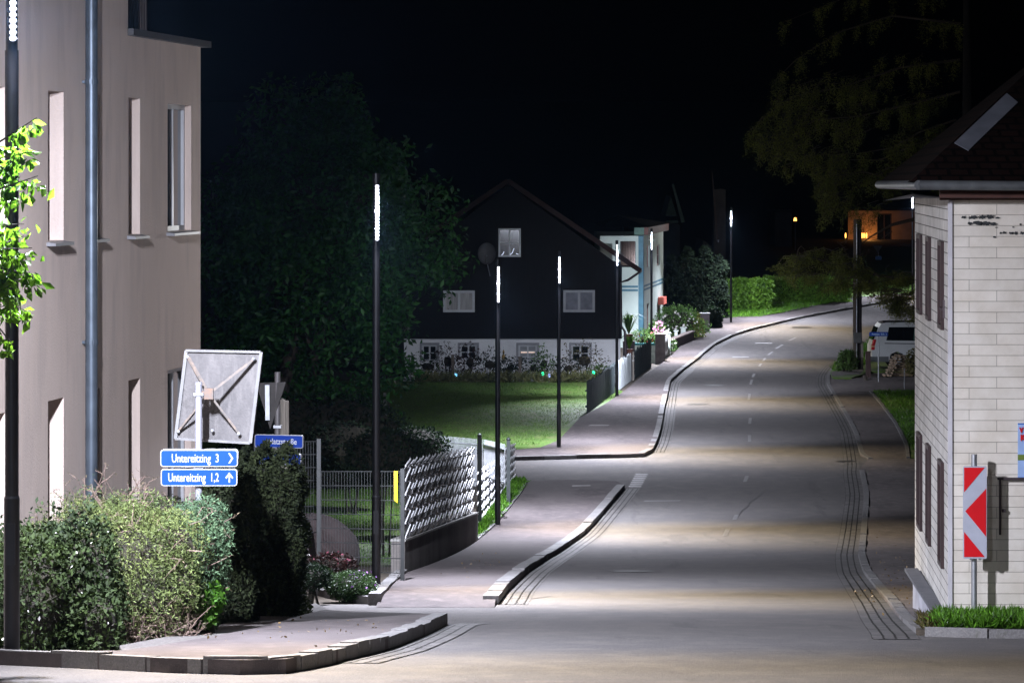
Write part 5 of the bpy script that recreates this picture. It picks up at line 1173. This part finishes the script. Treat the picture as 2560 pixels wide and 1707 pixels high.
shrub("dark rose bush with scattered white blooms behind the low wall", P(1700, 810, 160), (1.3, .7, .85), 3600, .1, lf_gd, seed=63, core=.6, lumps=.35, name="flowering_shrub", extra=[(shell_pts(P(1697, 800, 159.2), (.85, .2, .45), 40, 3, .9, .1), .13, petal_w, "flower")])
shrub("yellowish climbing shrub before the stone wall end", P(1740, 825, 160), (.4, .4, .75), 1400, .1, leafmat("yellowish_leaf", (.14, .17, .03), (.2, .2, .05), .3), seed=64, core=.4, lumps=.35, name="flowering_shrub")
shrub("white flowering tuft between the first pale posts", P(1677, 862, 154), (.3, .3, .3), 500, .08, lf_gd, seed=65, core=.4, lumps=.35, name="flowering_shrub", extra=[(shell_pts(P(1677, 858, 153.7), (.25, .2, .25), 30, 3, .9, .1), .06, petal_w, "flower")])
# low wall with pale pillars
lwp = [G(1676, 880), G(1735, 856)]
o = thing("low_garden_wall", onG(*lwp[0]), "low brown garden wall with a stone coping carrying pale stubs", "garden wall"); a, b = Vector(lwp[0]), Vector(lwp[1])
mb = MB(); mb.hexa([(a.x, a.y, Zg(a.y)-.1), (b.x, b.y, Zg(b.y)-.1), (b.x-.2, b.y+.2, Zg(b.y)-.1), (a.x-.2, a.y+.2, Zg(a.y)-.1), (a.x, a.y, Zg(a.y)+.5), (b.x, b.y, Zg(b.y)+.5), (b.x-.2, b.y+.2, Zg(b.y)+.5), (a.x-.2, a.y+.2, Zg(a.y)+.5)]); mb.build("wall_body", M("brown_render", (.09, .07, .07), .9, .2, 4), o)
mb = MB(); mb.beam((a.x-.08, a.y+.1, Zg(a.y)+.53), (b.x-.08, b.y+.1, Zg(b.y)+.53), .3, .06); mb.build("coping", MATS["pink_stone"], o)
for px, yt_, yb_, d, wd_, lab in ((1671, 833, 885, 152, .16, "first pale post beside the leaning pickets"), (1690, 828, 880, 156, .14, "second pale post with a flat cap and dark side"), (1708, 820, 850, 158, .22, "third pale pillar stub standing on the low wall"), (1730, 814, 842, 162, .20, "fourth pale pillar stub nearest the stone wall")):
    o = thing("fence_pillar", P(px, yb_, d), lab, "pillar", "pale pillars on the low wall"); a = P(px, yb_, d); b = P(px, yt_, d)
    zb2 = min(a.z, Zg(d)+.5) if px > 1700 else Zg(d)
    MB().box((a.x, d, (zb2+b.z)/2), (wd_, wd_, b.z-zb2)).build("shaft", M("pale_green_post", (.42, .47, .43), .8, .15, 5), o); MB().box((a.x, d, b.z+.02), (wd_+.08, wd_+.08, .05)).build("capping", MATS["pale_green_post"], o)
o = thing("stone_gate_pillar", P(1762, 845, 163), "broad dark stone pillar overgrown with ivy at the end of the garden", "pillar"); d = 163; a = P(1762, 0, d); zt_ = P(0, 785, d).z
MB().box((a.x, d, (Zg(d)+zt_)/2), (.42, .5, zt_-Zg(d))).build("shaft", M("grey_stone", (.13, .11, .12), .9, .3, 4, bump=.5, bscale=8), o); MB().box((a.x, d, zt_+.03), (.5, .58, .06)).build("capping", M("light_capping", (.25, .25, .26), .8, .2, 5), o)
hedge("ivy grown wall rising beside the dark stone pillar", 1768, 1802, 772, 842, 165, .8, 3500, .12, lf_dark, name="ivy_wall", seed=8, cat="ivy")
# ------------------------------------------------------------------ background masses and far houses
hedge("tall reed like hedge lit bright green behind the bend lamp", 1792, 1925, 700, 785, 176, 1.6, 12000, .16, lf_lh, name="reed_hedge", seed=9, ragged=.02, taper=.02)
hedge("darker stretch of the tall hedge under the hanging branches", 1900, 2120, 694, 765, 183, 1.6, 14000, .16, leafmat("brightened_reed_leaf", (.11, .24, .03), (.15, .29, .04), .35), name="reed_hedge", seed=10, ragged=.02, taper=.02)  # leaf colour raised in place of lamplight that barely reaches this stretch
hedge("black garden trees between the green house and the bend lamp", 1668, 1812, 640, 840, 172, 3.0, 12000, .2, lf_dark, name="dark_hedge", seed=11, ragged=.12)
o = thing("gable_house", P(1690, 520, 190), "far house whose small green gable with pale bargeboards shows over dark trees", "house"); d = 188
gp = M("dim_green_render", (.04, .06, .045), .9, .2, 4)
def slab(mb, pts, d, th=.3):
    f = [P(x, y, d) for x, y in pts]; b = [q+Vector((0, th, 0)) for q in f]; mb.face(f); mb.face(b[::-1])
    for k in range(len(f)): mb.face([f[k], b[k], b[(k+1) % len(f)], f[(k+1) % len(f)]])
mb = MB(); slab(mb, [(1664, 540), (1692, 540), (1677, 490)], d, 6); slab(mb, [(1666, 552), (1695, 552), (1695, 557), (1666, 557)], d); mb.build("gable_wall", gp, o)
mb = MB(); slab(mb, [(1680, 462), (1684, 459), (1712, 555), (1704, 557)], d-.5, .4); mb.build("bargeboard", M("dim_green_board", (.06, .085, .065), .8, .2, 4), o)
mb = MB(); slab(mb, [(1560, 700), (1700, 700), (1700, 562), (1560, 562)], d+.5, 6); mb.build("body", M("near_black_render", (.012, .013, .015), .95, .2, 3), o)
o = thing("chimney_house", P(1790, 600, 200), "far brown house with a broad chimney stack left of the bend lamp", "house"); d = 198
ch = M("dim_brown_render", (.045, .036, .032), .95, .25, 2)
mb = MB(); slab(mb, [(1784, 720), (1814, 720), (1814, 474), (1804, 472), (1786, 474)], d, 1.5); mb.build("chimney", ch, o)
mb = MB(); slab(mb, [(1752, 740), (1814, 740), (1814, 640), (1758, 600)], d+1.6, 8); mb.build("wall", ch, o)
mb = MB(); slab(mb, [(1779, 429), (1781, 429), (1797, 604), (1792, 604)], d-.6, .4); mb.build("bargeboard", M("dim_verge_board", (.06, .035, .028), .8, .2, 4), o)
mb = MB(); slab(mb, [(1794, 600), (1798, 600), (1797, 606), (1795, 606)], d-1, .1); mb.build("gutter_end", whitep, o)
o = thing("far_cottage", P(1955, 560, 250), "barely visible small grey house beyond the hedge", "house"); d = 250
mb = MB(); slab(mb, [(1938, 640), (1980, 640), (1980, 532), (1938, 532)], d, 5); mb.build("wall", M("dim_blue_render", (.03, .03, .035), .95, .2, 3), o); mb = MB(); slab(mb, [(1932, 532), (1986, 532), (1980, 524), (1940, 524)], d-.3, 6); mb.build("roof", MATS["near_black_render"], o)
p = P(1988, 549, 245); o = thing("wall_lantern", p, "tiny orange glowing lantern above the dark hedge", "lantern"); MB().tube([p-Vector((0, 0, .1)), p+Vector((0, 0, .14))], [.13, .07], 8).build("glass", emis("orange_glow", (1, .38, .08), 5), o); MB().tube([(p.x, p.y, Zg(p.y)), (p.x, p.y, p.z-.12)], .03, 6).build("stem", darkmetal, o)
# orange lit porch
o = thing("porch_house", P(2210, 560, 262), "far house with an orange lit porch behind the larch branches", "house"); d = 262
mb = MB(); wl = M("ochre_render", (.34, .22, .15), .9, .15, 2); xa, xb = P(2120, 0, d).x, P(2330, 0, d).x; zt_ = P(0, 526, d).z; z0_ = P(0, 640, d).z
atp, _, _ = wall(mb, (xa, d), (xb, d), z0_-1, zt_, [(P(2193, 0, d).x-xa, P(2230, 0, d).x-xa, z0_+.2, P(0, 534, d).z, .3)]); mb.build("wall", wl, o)
window(o, atp, P(2193, 0, d).x-xa, P(2230, 0, d).x-xa, z0_+.2, P(0, 534, d).z, .28, brown_f, 1, 0, None, .1, name="door")
mb = MB(); mb.box(((xa+xb)/2, d-.6, zt_+.1), (xb-xa+1, 2.4, .2)); mb.build("roof", M("dark_roof_board", (.02, .015, .012), .9, .2, 4), o)
for px in (2114, 2155, 2160, 2166):
    p = P(px, 589, d-.6); l_ = thing("porch_lantern", p, {2114: "leftmost orange porch lantern behind the trunk", 2155: "first of three orange porch lanterns right of the trunk", 2160: "middle one of three orange porch lanterns right of the trunk", 2166: "rightmost and brightest orange porch lantern"}[px], "lantern", "orange lanterns on the porch")
    MB().blob(p, (.06, .06, .22), noise=0).build("glass", emis("porch_glow", (1, .42, .08), 4), l_); MB().box(p+Vector((0, 0, .25)), (.14, .14, .05)).build("cap", darkmetal, l_)
pl_ = bpy.data.lights.new("porch_bulb", 'POINT'); pl_.energy = 60; pl_.color = (1, .45, .12); pl_.shadow_soft_size = .1; po_ = bpy.data.objects.new("porch_bulb", pl_); COL.objects.link(po_); po_.parent = l_; po_.location = (.15, -.6, 0)
barfence("brown slatted porch railing below the orange lights", 2205, 2290, 596, 605, 1.25, 255, 250, 34, M("brown_slat", (.13, .065, .035), .8, .2, 5), name="porch_railing")
o = thing("retaining_wall", P(2240, 635, 250), "pale sloping retaining wall strip under the porch railing", "retaining wall"); mb = MB(); mb.beam(P(2195, 620, 256), P(2300, 645, 246), .3, .26); mb.build("coping", M("pale_coping", (.36, .36, .38), .9, .2, 3), o); mb = MB(); mb.beam(P(2195, 634, 256.3), P(2300, 660, 246.3), .3, .7); mb.build("wall_body", M("dim_green_wall", (.03, .05, .04), .9, .2, 3), o)
o = thing("crossing_sign", P(2196, 650, 225), "small blue square sign below a grey triangle on a post by the far grass slope", "road sign"); d = 225
mb = MB(); mb.box(P(2196, 650, d), (.40, .03, .52)); mb.build("blue_panel", M("dim_blue_panel", (.02, .12, .35), .4, .1, 5), o)
mb = MB(); slab(mb, [(2183, 614), (2206, 614), (2194.5, 633)], d, .02); mb.build("triangle_panel", MATS["sign_back"], o)
MB().tube([onG(P(2196, 0, d+.05).x, d+.05), P(2196, 615, d+.05)], .03, 8).build("pole", galv, o)
mb = MB(); slab(mb, [(2196, 657), (2200, 657), (2200, 652), (2196, 652)], d-.03, .01); mb.build("symbol", whitep, o)
# ------------------------------------------------------------------ utility pole, posts, van, logs
DU = 141.0; ux = P(2143, 0, DU).x
o = thing("utility_pole", onG(ux, DU), "double wooden utility pole with a grey cabinet at the road edge", "utility pole")
zt_ = P(0, 548, DU).z
MB().tube([onG(P(2138, 0, DU).x, DU, -.1), (P(2139, 0, DU).x, DU, zt_)], [.11, .09], 12).build("pole", oldwood, o, True)
MB().tube([onG(P(2148, 0, DU+.1).x, DU+.1, -.1), (P(2148, 0, DU+.1).x, DU+.1, zt_)], [.12, .1], 12).build("pole", M("black_wood", (.028, .022, .024), .8, .3, 6), o, True)
MB().tube([P(2142, 930, DU-.14), P(2142, 560, DU-.14)], .022, 8).build("cable_pipe", galv, o)
mb = MB(); a = P(2134, 857, DU-.24); b = P(2153, 833, DU-.24); mb.box(((a.x+b.x)/2, DU-.24, (a.z+b.z)/2), (b.x-a.x, .2, b.z-a.z)); mb.box(((a.x+b.x)/2, DU-.24, b.z+.015), (b.x-a.x+.04, .24, .03)); mb.build("cabinet", M("grey_cabinet", (.11, .11, .11), .6, .15, 5), o)
for px, yt_, yb_, wd_, m_, tilt, lab in ((2155, 856, 927, .1, fluted, 0, "pale gate post right of the utility pole"), (2171, 880, 944, .2, M("dark_reddish_wood", (.07, .045, .042), .9, .3, 6, stretch=(3, 3, .4)), 3, "broad dark leaning post before the silver van")):
    d = G(px, yb_)[1]; o = thing("wooden_post", P(px, yb_, d), lab, "post")
    mb = MB(); mb.beam(P(px, yb_+2, d), P(px-tilt*.3, yt_, d), wd_, .12); mb.build("shaft", m_, o); mb = MB(); mb.beam(P(px-tilt*.3, yt_, d), P(px-tilt*.3, yt_-2, d), wd_+.03, .14); mb.build("cap", m_, o)
o = thing("broken_board", P(2165, 955, 134), "thin broken board leaning at the foot of the dark post", "board"); MB().beam(P(2160, 938, 134.3), P(2167, 966, 132.5), .1, .02).build("board", oldwood, o); MB().beam(P(2166, 940, 134.3), P(2172, 967, 132.6), .08, .02).build("batten", oldwood, o)
D3 = G(2196, 958)[1]
o = thing("street_name_sign", P(2196, 835, D3), "small dark blue street name plate on a thin pole in front of the silver van", "street sign")
c = P(2196.5, 835, D3); mb = MB(); plate(mb, c, 47/F*D3, 10.5/F*D3, .03, .03); mb.build("panel", M("navy_edge", (.02, .07, .3), .4, .1, 4), o)
mb = MB(); plate(mb, c, 46/F*D3, 9.5/F*D3, .03, .002, 0, -.003); mb.build("face", M("navy_sign_face", (.008, .05, .33), .4, .1, 4), o)
text_mesh("Rosenau  8,8a", .105, c+Vector((-.27, -.006, -.035)), M("pale_lettering", (.35, .5, .7), .5, .1, 4), o, 0, xs=.85)
text_mesh("\u203a", .2, c+Vector((.27, -.006, -.055)), MATS["pale_lettering"], o, 0)
MB().tube([onG(c.x, D3+.03, -.1), (c.x, D3+.03, c.z+.12)], .03, 8).build("pole", galv, o, True)
D4 = G(2261, 977)[1]; o = thing("short_pole", onG(P(2261, 0, D4).x, D4), "short thin steel pole at the edge of the right lawn", "pole"); MB().tube([onG(P(2261, 0, D4).x, D4, -.1), P(2261, 923, D4)], .026, 8).build("shaft", galv, o); MB().blob(P(2261, 922, D4), (.03, .03, .02), noise=0).build("cap", galv, o)
spiky("leafy weed clump at the foot of the utility pole", P(2123, 912, 139), 110, .95, leafmat("weed_leaf", (.06, .13, .03), (.1, .17, .05), .3), 5, "weed_clump", False)
shrub("low bushy plant left of the utility pole on the verge", P(2112, 900, 139.5), (.5, .4, .4), 1000, .1, leafmat("weed_leaf", (.06, .13, .03), (.1, .17, .05), .3), seed=71, core=.4, lumps=.4)
# van
DV = 141.5; vs = DV/F; vx0 = P(2179, 0, DV).x; zg_ = Zg(DV)+.05
van = thing("parked_van", (vx0+2.4, DV+1, zg_), "silver grey van parked tail left with dark side window and red tail light", "van")
silver = M("silver_paint", (.66, .68, .70), .35, .05, 2, metal=.1); 
prof = [(0.03, .30), (.00, .52), (.02, .95), (.10, 1.18), (.30, 1.72), (.42, 1.90), (.62, 1.955), (2.4, 1.97), (3.3, 1.90), (3.6, 1.78), (4.25, 1.22), (4.75, 1.02), (4.88, .7), (4.88, .32)]
def body(mb, pr, y0, y1, inset=.10, belt=1.18):
    def ring(y, sgn):
        out = []
        for x, z in pr:
            k = max(0, (z-belt)/.8); out.append(Vector((vx0+x, y+sgn*inset*k, zg_+z)))
        return out
    f = ring(y0, 1); b = ring(y1, -1)
    mb.face(f); mb.face(b[::-1])
    for k in range(len(f)): mb.face([f[k], b[k], b[(k+1) % len(f)], f[(k+1) % len(f)]])
body_prof = [prof[0]] + prof[1:] + [(4.3, .30), (4.22, .62), (3.95, .74), (3.68, .62), (3.60, .30), (1.42, .30), (1.34, .62), (1.07, .74), (.80, .62), (.72, .30)]
mb = MB(); body(mb, body_prof, DV, DV+1.85); mb.build("body", silver, van)
def vp(x, z, off=-.012):
    k = max(0, (z-1.18)/.8); return Vector((vx0+x, DV+.10*k+off, zg_+z))
mb = MB(); q = [(.62, 1.20), (4.0, 1.16), (3.45, 1.72), (2.3, 1.76), (.74, 1.76)]; mb.face([vp(*p) for p in q]); mb.build("side_window", glass_dark, van)
mb = MB(); q = [(1.75, 1.22), (1.86, 1.22), (1.86, 1.70), (1.80, 1.70)]; mb.face([vp(x, z, -.02) for x, z in q]); mb.build("window_post", M("dark_teal_trim", (.01, .07, .055), .4, .1, 5), van)
mb = MB(); mb.hexa([vp(.5, 1.93, .0), vp(3.3, 1.93, .0), vp(3.3, 1.93, .3), vp(.5, 1.93, .3), vp(.5, 2.03, .03), vp(3.3, 2.03, .03), vp(3.3, 2.03, .3), vp(.5, 2.03, .3)]); mb.build("awning_rail", M("black_trim", (.02, .02, .022), .5, .1, 5), van)
mb = MB(); mb.hexa([vp(.02, .98, -.02), vp(.13, .98, -.02), vp(.13, .98, .06), vp(-.01, .98, .06), vp(.10, 1.24, -.02), vp(.20, 1.24, -.02), vp(.20, 1.24, .06), vp(.06, 1.24, .06)]); mb.hexa([vp(.02, .80, -.02), vp(.13, .80, -.02), vp(.13, .80, .06), vp(-.01, .80, .06), vp(.02, .92, -.02), vp(.13, .92, -.02), vp(.13, .92, .06), vp(-.01, .92, .06)])
mb.build("tail_light", M("red_lens", (.5, .02, .03), .25, .1, 5), van)
MB().hexa([vp(.01, .925, -.022), vp(.13, .925, -.022), vp(.13, .925, .06), vp(-.01, .925, .06), vp(.02, .975, -.022), vp(.13, .975, -.022), vp(.13, .975, .06), vp(-.01, .975, .06)]).build("indicator", M("amber_lens", (.7, .3, .15), .3, .1, 5), van)
MB().hexa([vp(-.08, .30, -.01), vp(.72, .30, -.01), vp(.72, .30, 1.8), vp(-.08, .30, 1.8), vp(-.08, .52, -.02), vp(.72, .52, -.02), vp(.72, .52, 1.8), vp(-.08, .52, 1.8)]).build("bumper", M("grey_bumper", (.13, .14, .15), .5, .1, 5), van)
MB().beam(vp(.55, 1.08, -.02), vp(4.0, 1.03, -.02), .01, .03).build("slide_rail", MATS["black_trim"], van)
MB().hexa([vp(.04, 1.22, .15), vp(.10, 1.22, .15), vp(.10, 1.22, 1.6), vp(.04, 1.22, 1.6), vp(.26, 1.74, .2), vp(.32, 1.74, .2), vp(.32, 1.74, 1.55), vp(.26, 1.74, 1.55)]).build("rear_window", glass_dark, van)
for xw in (1.07, 3.95):
    for yo in (.12, 1.75):
        wo_ = MB().tube([(vx0+xw, DV+yo-.11, zg_+.33), (vx0+xw, DV+yo+.11, zg_+.33)], .33, 24).build("wheel", M("tyre_rubber", (.015, .015, .016), .8, .1, 8), van, True)
        MB().tube([(vx0+xw, DV+yo-.125, zg_+.33), (vx0+xw, DV+yo-.11, zg_+.33)], .2, 20).build("rim", silver, wo_)
lp = thing("log_pile", onG(P(2250, 0, 137).x, 137), "heap of stacked brown cordwood in front of the silver van", "log pile")
logm = M("split_log", (.18, .13, .085), .9, .5, 5, col2=(.27, .2, .13), bump=.5); rg = random.Random(2); mb = MB()
for r in range(9):
    z = Zg(137)+.07+r*.105; xs = P(2212+r*2.8, 0, 137).x
    x = xs
    while x < P(2330, 0, 137).x:
        L_ = rg.uniform(.5, 1.0); yy = 136.7+rg.uniform(-.1, .1); j = rg.uniform(-.02, .02)
        mb.tube([(x, yy, z+j), (x+L_, yy+rg.uniform(-.08, .08), z-j-.01*r)], rg.uniform(.035, .05), 6); x += L_+.02
mb.build("log", logm, lp); mb = MB()
for r in range(8):
    for k in range(3): c = Vector((P(2213+r*2.8, 0, 137).x-rg.uniform(0, .1), 136.5, Zg(137)+.08+r*.105)); mb.tube([c+Vector((k*.11, -.12, 0)), c+Vector((k*.11, .4, 0))], rg.uniform(.04, .055), 7)
mb.build("log_end", M("log_end_grain", (.36, .27, .19), .9, .3, 10), lp)
shrub("dry creeper over the right end of the log pile", P(2285, 905, 136.2), (.35, .3, .55), 900, .09, leafmat("olive_leaf", (.09, .09, .03), (.13, .12, .04), .3), seed=81, core=.5)
# ------------------------------------------------------------------ larch
DT = 132.0
la = thing("larch_tree", onG(P(2420, 0, DT).x, DT), "large larch reaching out of the dark with drooping branches over the road", "tree")
MB().tube([onG(P(2420, 0, DT).x, DT, -.1), P(2420, 500, DT), P(2415, -80, DT)], [.32, .24, .1], 12).build("trunk", M('dark_larch_bark', (.015, .012, .01), .95, .3, 6, bump=.8), la, True)
rg = random.Random(11); nrg = np.random.default_rng(11); mb = MB(); NP = []
def bough(pts, r0, hang, dens, spread=.10, d=DT, amp=1.0, taper=.15):
    q = [P(x, y, d+rg.uniform(-.3, .3)+k*.15*rg.uniform(-1, 1)) for k, (x, y) in enumerate(pts)]
    mb.tube(q, [r0*(1-(1-taper)*k/(len(q)-1)) for k in range(len(q))], 6)
    for k in range(len(q)-1):
        a, b = q[k], q[k+1]; n = max(1, int((b-a).length*dens))
        for i in range(n):
            p = a+(b-a)*rg.random(); h = hang*rg.uniform(.35, 1.15)*amp; sx = rg.uniform(-.25, .25)
            e = p+Vector((sx-.1, rg.uniform(-.5, .5), -h)); m = (p+e)/2+Vector((sx*.6-.08, rg.uniform(-.2, .2), .12*h))
            mb.tube([p, m, e], [.010, .007, .003], 3)
            N = int(95*h/.6)+10; t = nrg.random(N)[:, None]; A, B_, C = np.array(p), np.array(m), np.array(e)
            NP.append(A*(1-t)**2+2*B_*t*(1-t)+C*t*t+nrg.normal(size=(N, 3))*np.array([.075, .075, .05]))
# upper crown
bough([(2400, 60), (2230, 40), (2100, 80), (1990, 150), (1930, 210)], .06, .9, 4.5)
bough([(2400, 150), (2250, 170), (2100, 220), (1990, 240), (1900, 300), (1885, 330)], .06, .9, 6)
bough([(2400, 230), (2280, 260), (2150, 290), (2040, 300), (1950, 350), (1890, 370)], .06, .85, 6)
bough([(2400, 330), (2290, 360), (2200, 400), (2100, 400), (2030, 440)], .06, .8, 5)
bough([(2390, 300), (2300, 330), (2230, 370), (2140, 385), (2000, 390)], .05, .6, 5)
bough([(2400, 440), (2250, 450), (2160, 430), (2080, 440), (2045, 480)], .05, .7, 6)
bough([(2400, 400), (2220, 420), (2140, 460), (2120, 500)], .04, .7, 6)
bough([(2400, -40), (2250, -30), (2100, 0), (1950, 60)], .05, 1.0, 3)
# bare limb above the branches over the road
mb.tube([P(2420, 520, DT), P(2300, 545, DT), P(2230, 562, DT), P(2180, 590, DT), P(2150, 612, DT)], [.09, .075, .06, .03, .012], 8)
mb.tube([P(2230, 578, DT), P(2200, 600, DT-.2), P(2170, 590, DT-.3)], [.03, .015, .006], 6)
for k in range(26):
    a = P(rg.uniform(2055, 2200), rg.uniform(600, 690), DT+rg.uniform(-.5, .5)); b = a+Vector((rg.uniform(-.5, .5), rg.uniform(-.2, .2), rg.uniform(-.6, .25))); mb.tube([a, (a+b)/2+Vector((.05, 0, .08)), b], [.01, .008, .004], 4)
# lower branch
bough([(2420, 690), (2300, 700), (2200, 690), (2100, 665), (2020, 640), (1960, 640), (1940, 668)], .08, .42, 13, amp=.9)
bough([(2200, 690), (2120, 640), (2060, 620), (2010, 630), (1975, 655)], .03, .5, 9)
bough([(2330, 680), (2220, 700), (2150, 715), (2090, 705), (2040, 712)], .035, .45, 10)
bough([(2330, 700), (2270, 735), (2235, 770)], .03, .45, 12)
bough([(2150, 680), (2080, 690), (2010, 680), (1955, 690)], .03, .35, 12)
bough([(2400, 640), (2330, 690), (2280, 730), (2220, 720), (2160, 700)], .05, .5, 12)
bough([(2400, 700), (2330, 730), (2270, 745), (2240, 740)], .04, .5, 9)
mb.tube([P(1990, 650, DT), P(1996, 622, DT), P(2003, 615, DT), P(2012, 625, DT), P(2016, 645, DT)], [.02, .018, .015, .01, .006], 5)
def inpoly(x, y, pl):
    ins = False
    for i in range(len(pl)):
        (x1, y1), (x2, y2) = pl[i], pl[i-1]
        if (y1 > y) != (y2 > y) and x < (x2-x1)*(y-y1)/(y2-y1)+x1: ins = not ins
    return ins
def fill(pl, n, hang, N0, dd=1.2):
    k = 0; xs = [p[0] for p in pl]; ys = [p[1] for p in pl]
    cells = [(rg.uniform(min(xs), max(xs)), rg.uniform(min(ys), max(ys))) for _ in range(9)]
    while k < n:
        x, y = rg.uniform(min(xs), max(xs)), rg.uniform(min(ys), max(ys))
        if not inpoly(x, y, pl): continue
        g = math.sin(x*.045+y*.02)+math.sin(y*.06-x*.017)+math.sin(x*.013+1)
        if g < rg.uniform(-1.1, .5): continue
        k += 1; p = P(x, y, DT+rg.uniform(-dd, dd)); h = hang*rg.uniform(.5, 1.3); e = p+Vector((rg.uniform(-.22, .15), rg.uniform(-.2, .2), -h)); s_ = p+Vector((rg.uniform(.1, .4), 0, rg.uniform(.02, .14)))
        mb.tube([s_, p, e], [.012, .010, .004], 3); t = nrg.random(N0)[:, None]; A, C = np.array(p), np.array(e)
        NP.append(A+(C-A)*t+nrg.normal(size=(N0, 3))*np.array([.07, .07, .04]))
fill([(1885, 330), (1900, 280), (1960, 215), (2080, 170), (2300, 120), (2340, 420), (2250, 470), (2190, 540), (2120, 560), (2090, 520), (2030, 430), (1960, 420), (1900, 390)], 400, .6, 55, 1.6)
fill([(2045, 440), (2100, 420), (2140, 470), (2110, 560), (2075, 590), (2050, 545)], 60, .55, 60)
fill([(1950, 650), (2020, 625), (2110, 620), (2200, 660), (2290, 690), (2300, 745), (2230, 745), (2160, 715), (2060, 705), (1985, 700)], 120, .45, 50, 1.0)
fill([(2225, 720), (2300, 720), (2300, 800), (2260, 800)], 60, .3, 30, .4)
fill([(2150, 700), (2300, 700), (2300, 770), (2240, 775), (2225, 745), (2160, 725)], 90, .5, 30, .5)
mb.build("bough", bark, la)
leaves("crown", np.concatenate(NP), .095, lf_larch, la, .22, .35)
# ------------------------------------------------------------------ grass blades
def blades(name, poly_px, n, h, m_, dz=.07, wd=.05, seed=1):
    g = GL(poly_px); xs = [p[0] for p in g]; ys = [p[1] for p in g]; rgn = np.random.default_rng(seed); out = []
    while len(out) < n:
        x, y = rgn.uniform(min(xs), max(xs)), rgn.uniform(min(ys), max(ys)); ins = False
        for i in range(len(g)):
            (x1, y1), (x2, y2) = g[i], g[i-1]
            if (y1 > y) != (y2 > y) and x < (x2-x1)*(y-y1)/(y2-y1)+x1: ins = not ins
        if ins: out.append((x, y, Zg(y)+dz))
    o = leaves(name, np.array(out), h, m_, None, wd, -.75, .5); return struct(o, "stuff")
gm = leafmat("fresh_grass_blade", (.07, .19, .012), (.11, .26, .02), .4)
blades("grass", [(2335, 1590), (2600, 1590), (2600, 1562), (2350, 1560)], 9000, .13, gm, seed=2)
blades("grass", [(1196, 1356), (1300, 1238), (1316, 1214), (1285, 1211), (1240, 1264), (1180, 1330)], 6000, .14, gm, PV, seed=3)
blades("grass", [(2181, 983), (2206, 1011), (2244, 1061), (2273, 1119), (2300, 1150), (2300, 983)], 5000, .12, gm, seed=4)
blades("grass", [(1800, 806), (1810, 801), (1900, 798), (1968, 786), (2060, 767), (2131, 752), (2131, 745), (1900, 775), (1800, 785)], 9000, .16, gm, .13, seed=5)
blades("grass", [(2078, 934), (2086, 917), (2130, 888), (2172, 859), (2200, 850), (2200, 900), (2130, 930)], 4000, .2, gm, seed=6)
blades("grass", [(2300, 1592), (2345, 1592), (2345, 1565), (2300, 1560)], 500, .10, leafmat("brown_grass_blade", (.10, .08, .03), (.14, .12, .04), .3), seed=7)
lg = leafmat("lawn_blade", (.075, .15, .024), (.12, .21, .038), .35)
blades("grass", [(960, 1120), (1340, 1120), (1450, 1045), (1560, 985), (1500, 960), (1000, 962)], 22000, .07, lg, seed=8, wd=.12)
blades("grass", [(660, 1400), (1000, 1420), (1110, 1330), (1110, 1190), (660, 1175)], 16000, .06, gm, seed=9, wd=.12)
# fallen leaves and grit on the near pavements
fl_m = leafmat("fallen_leaf", (.12, .08, .04), (.18, .12, .05), .1)
for poly, n, s in (([(1020, 1500), (1180, 1500), (1300, 1380), (1200, 1370)], 26, 5), ([(2150, 1300), (2285, 1300), (2285, 1560), (2240, 1530)], 50, 6), ([(300, 1660), (900, 1660), (1050, 1590), (760, 1560)], 40, 7), ([(2085, 1450), (2150, 1450), (2300, 1590), (2200, 1570)], 24, 8)):
    g = GL(poly); rgn = np.random.default_rng(s); out = []
    for _ in range(n): w_ = rgn.dirichlet(np.ones(len(g))); x = sum(a*b[0] for a, b in zip(w_, g)); y_ = sum(a*b[1] for a, b in zip(w_, g)); out.append((x, y_, Zg(y_)+PV+.015))
    struct(leaves("fallen_leaves", np.array(out), .032, fl_m, None, .6, 0, .4), "stuff")

# ------------------------------------------------------------------ night air
if HAZE > 0:
    hb = MB(); hb.hexa([(-170, -28, -10), (170, -28, -10), (170, 480, -10), (-170, 480, -10), (-170, -28, 45), (170, -28, 45), (170, 480, 45), (-170, 480, 45)])
    hm = bpy.data.materials.new("night_air"); hm.use_nodes = True; t = hm.node_tree; t.nodes.remove(t.nodes["Principled BSDF"])
    pv = t.nodes.new("ShaderNodeVolumePrincipled"); pv.inputs["Color"].default_value = (.35, .6, 1, 1); pv.inputs["Density"].default_value = HAZE; pv.inputs["Anisotropy"].default_value = .85
    t.links.new(pv.outputs[0], t.nodes["Material Output"].inputs["Volume"]); ho = hb.build("haze", hm); ho["kind"] = "stuff"
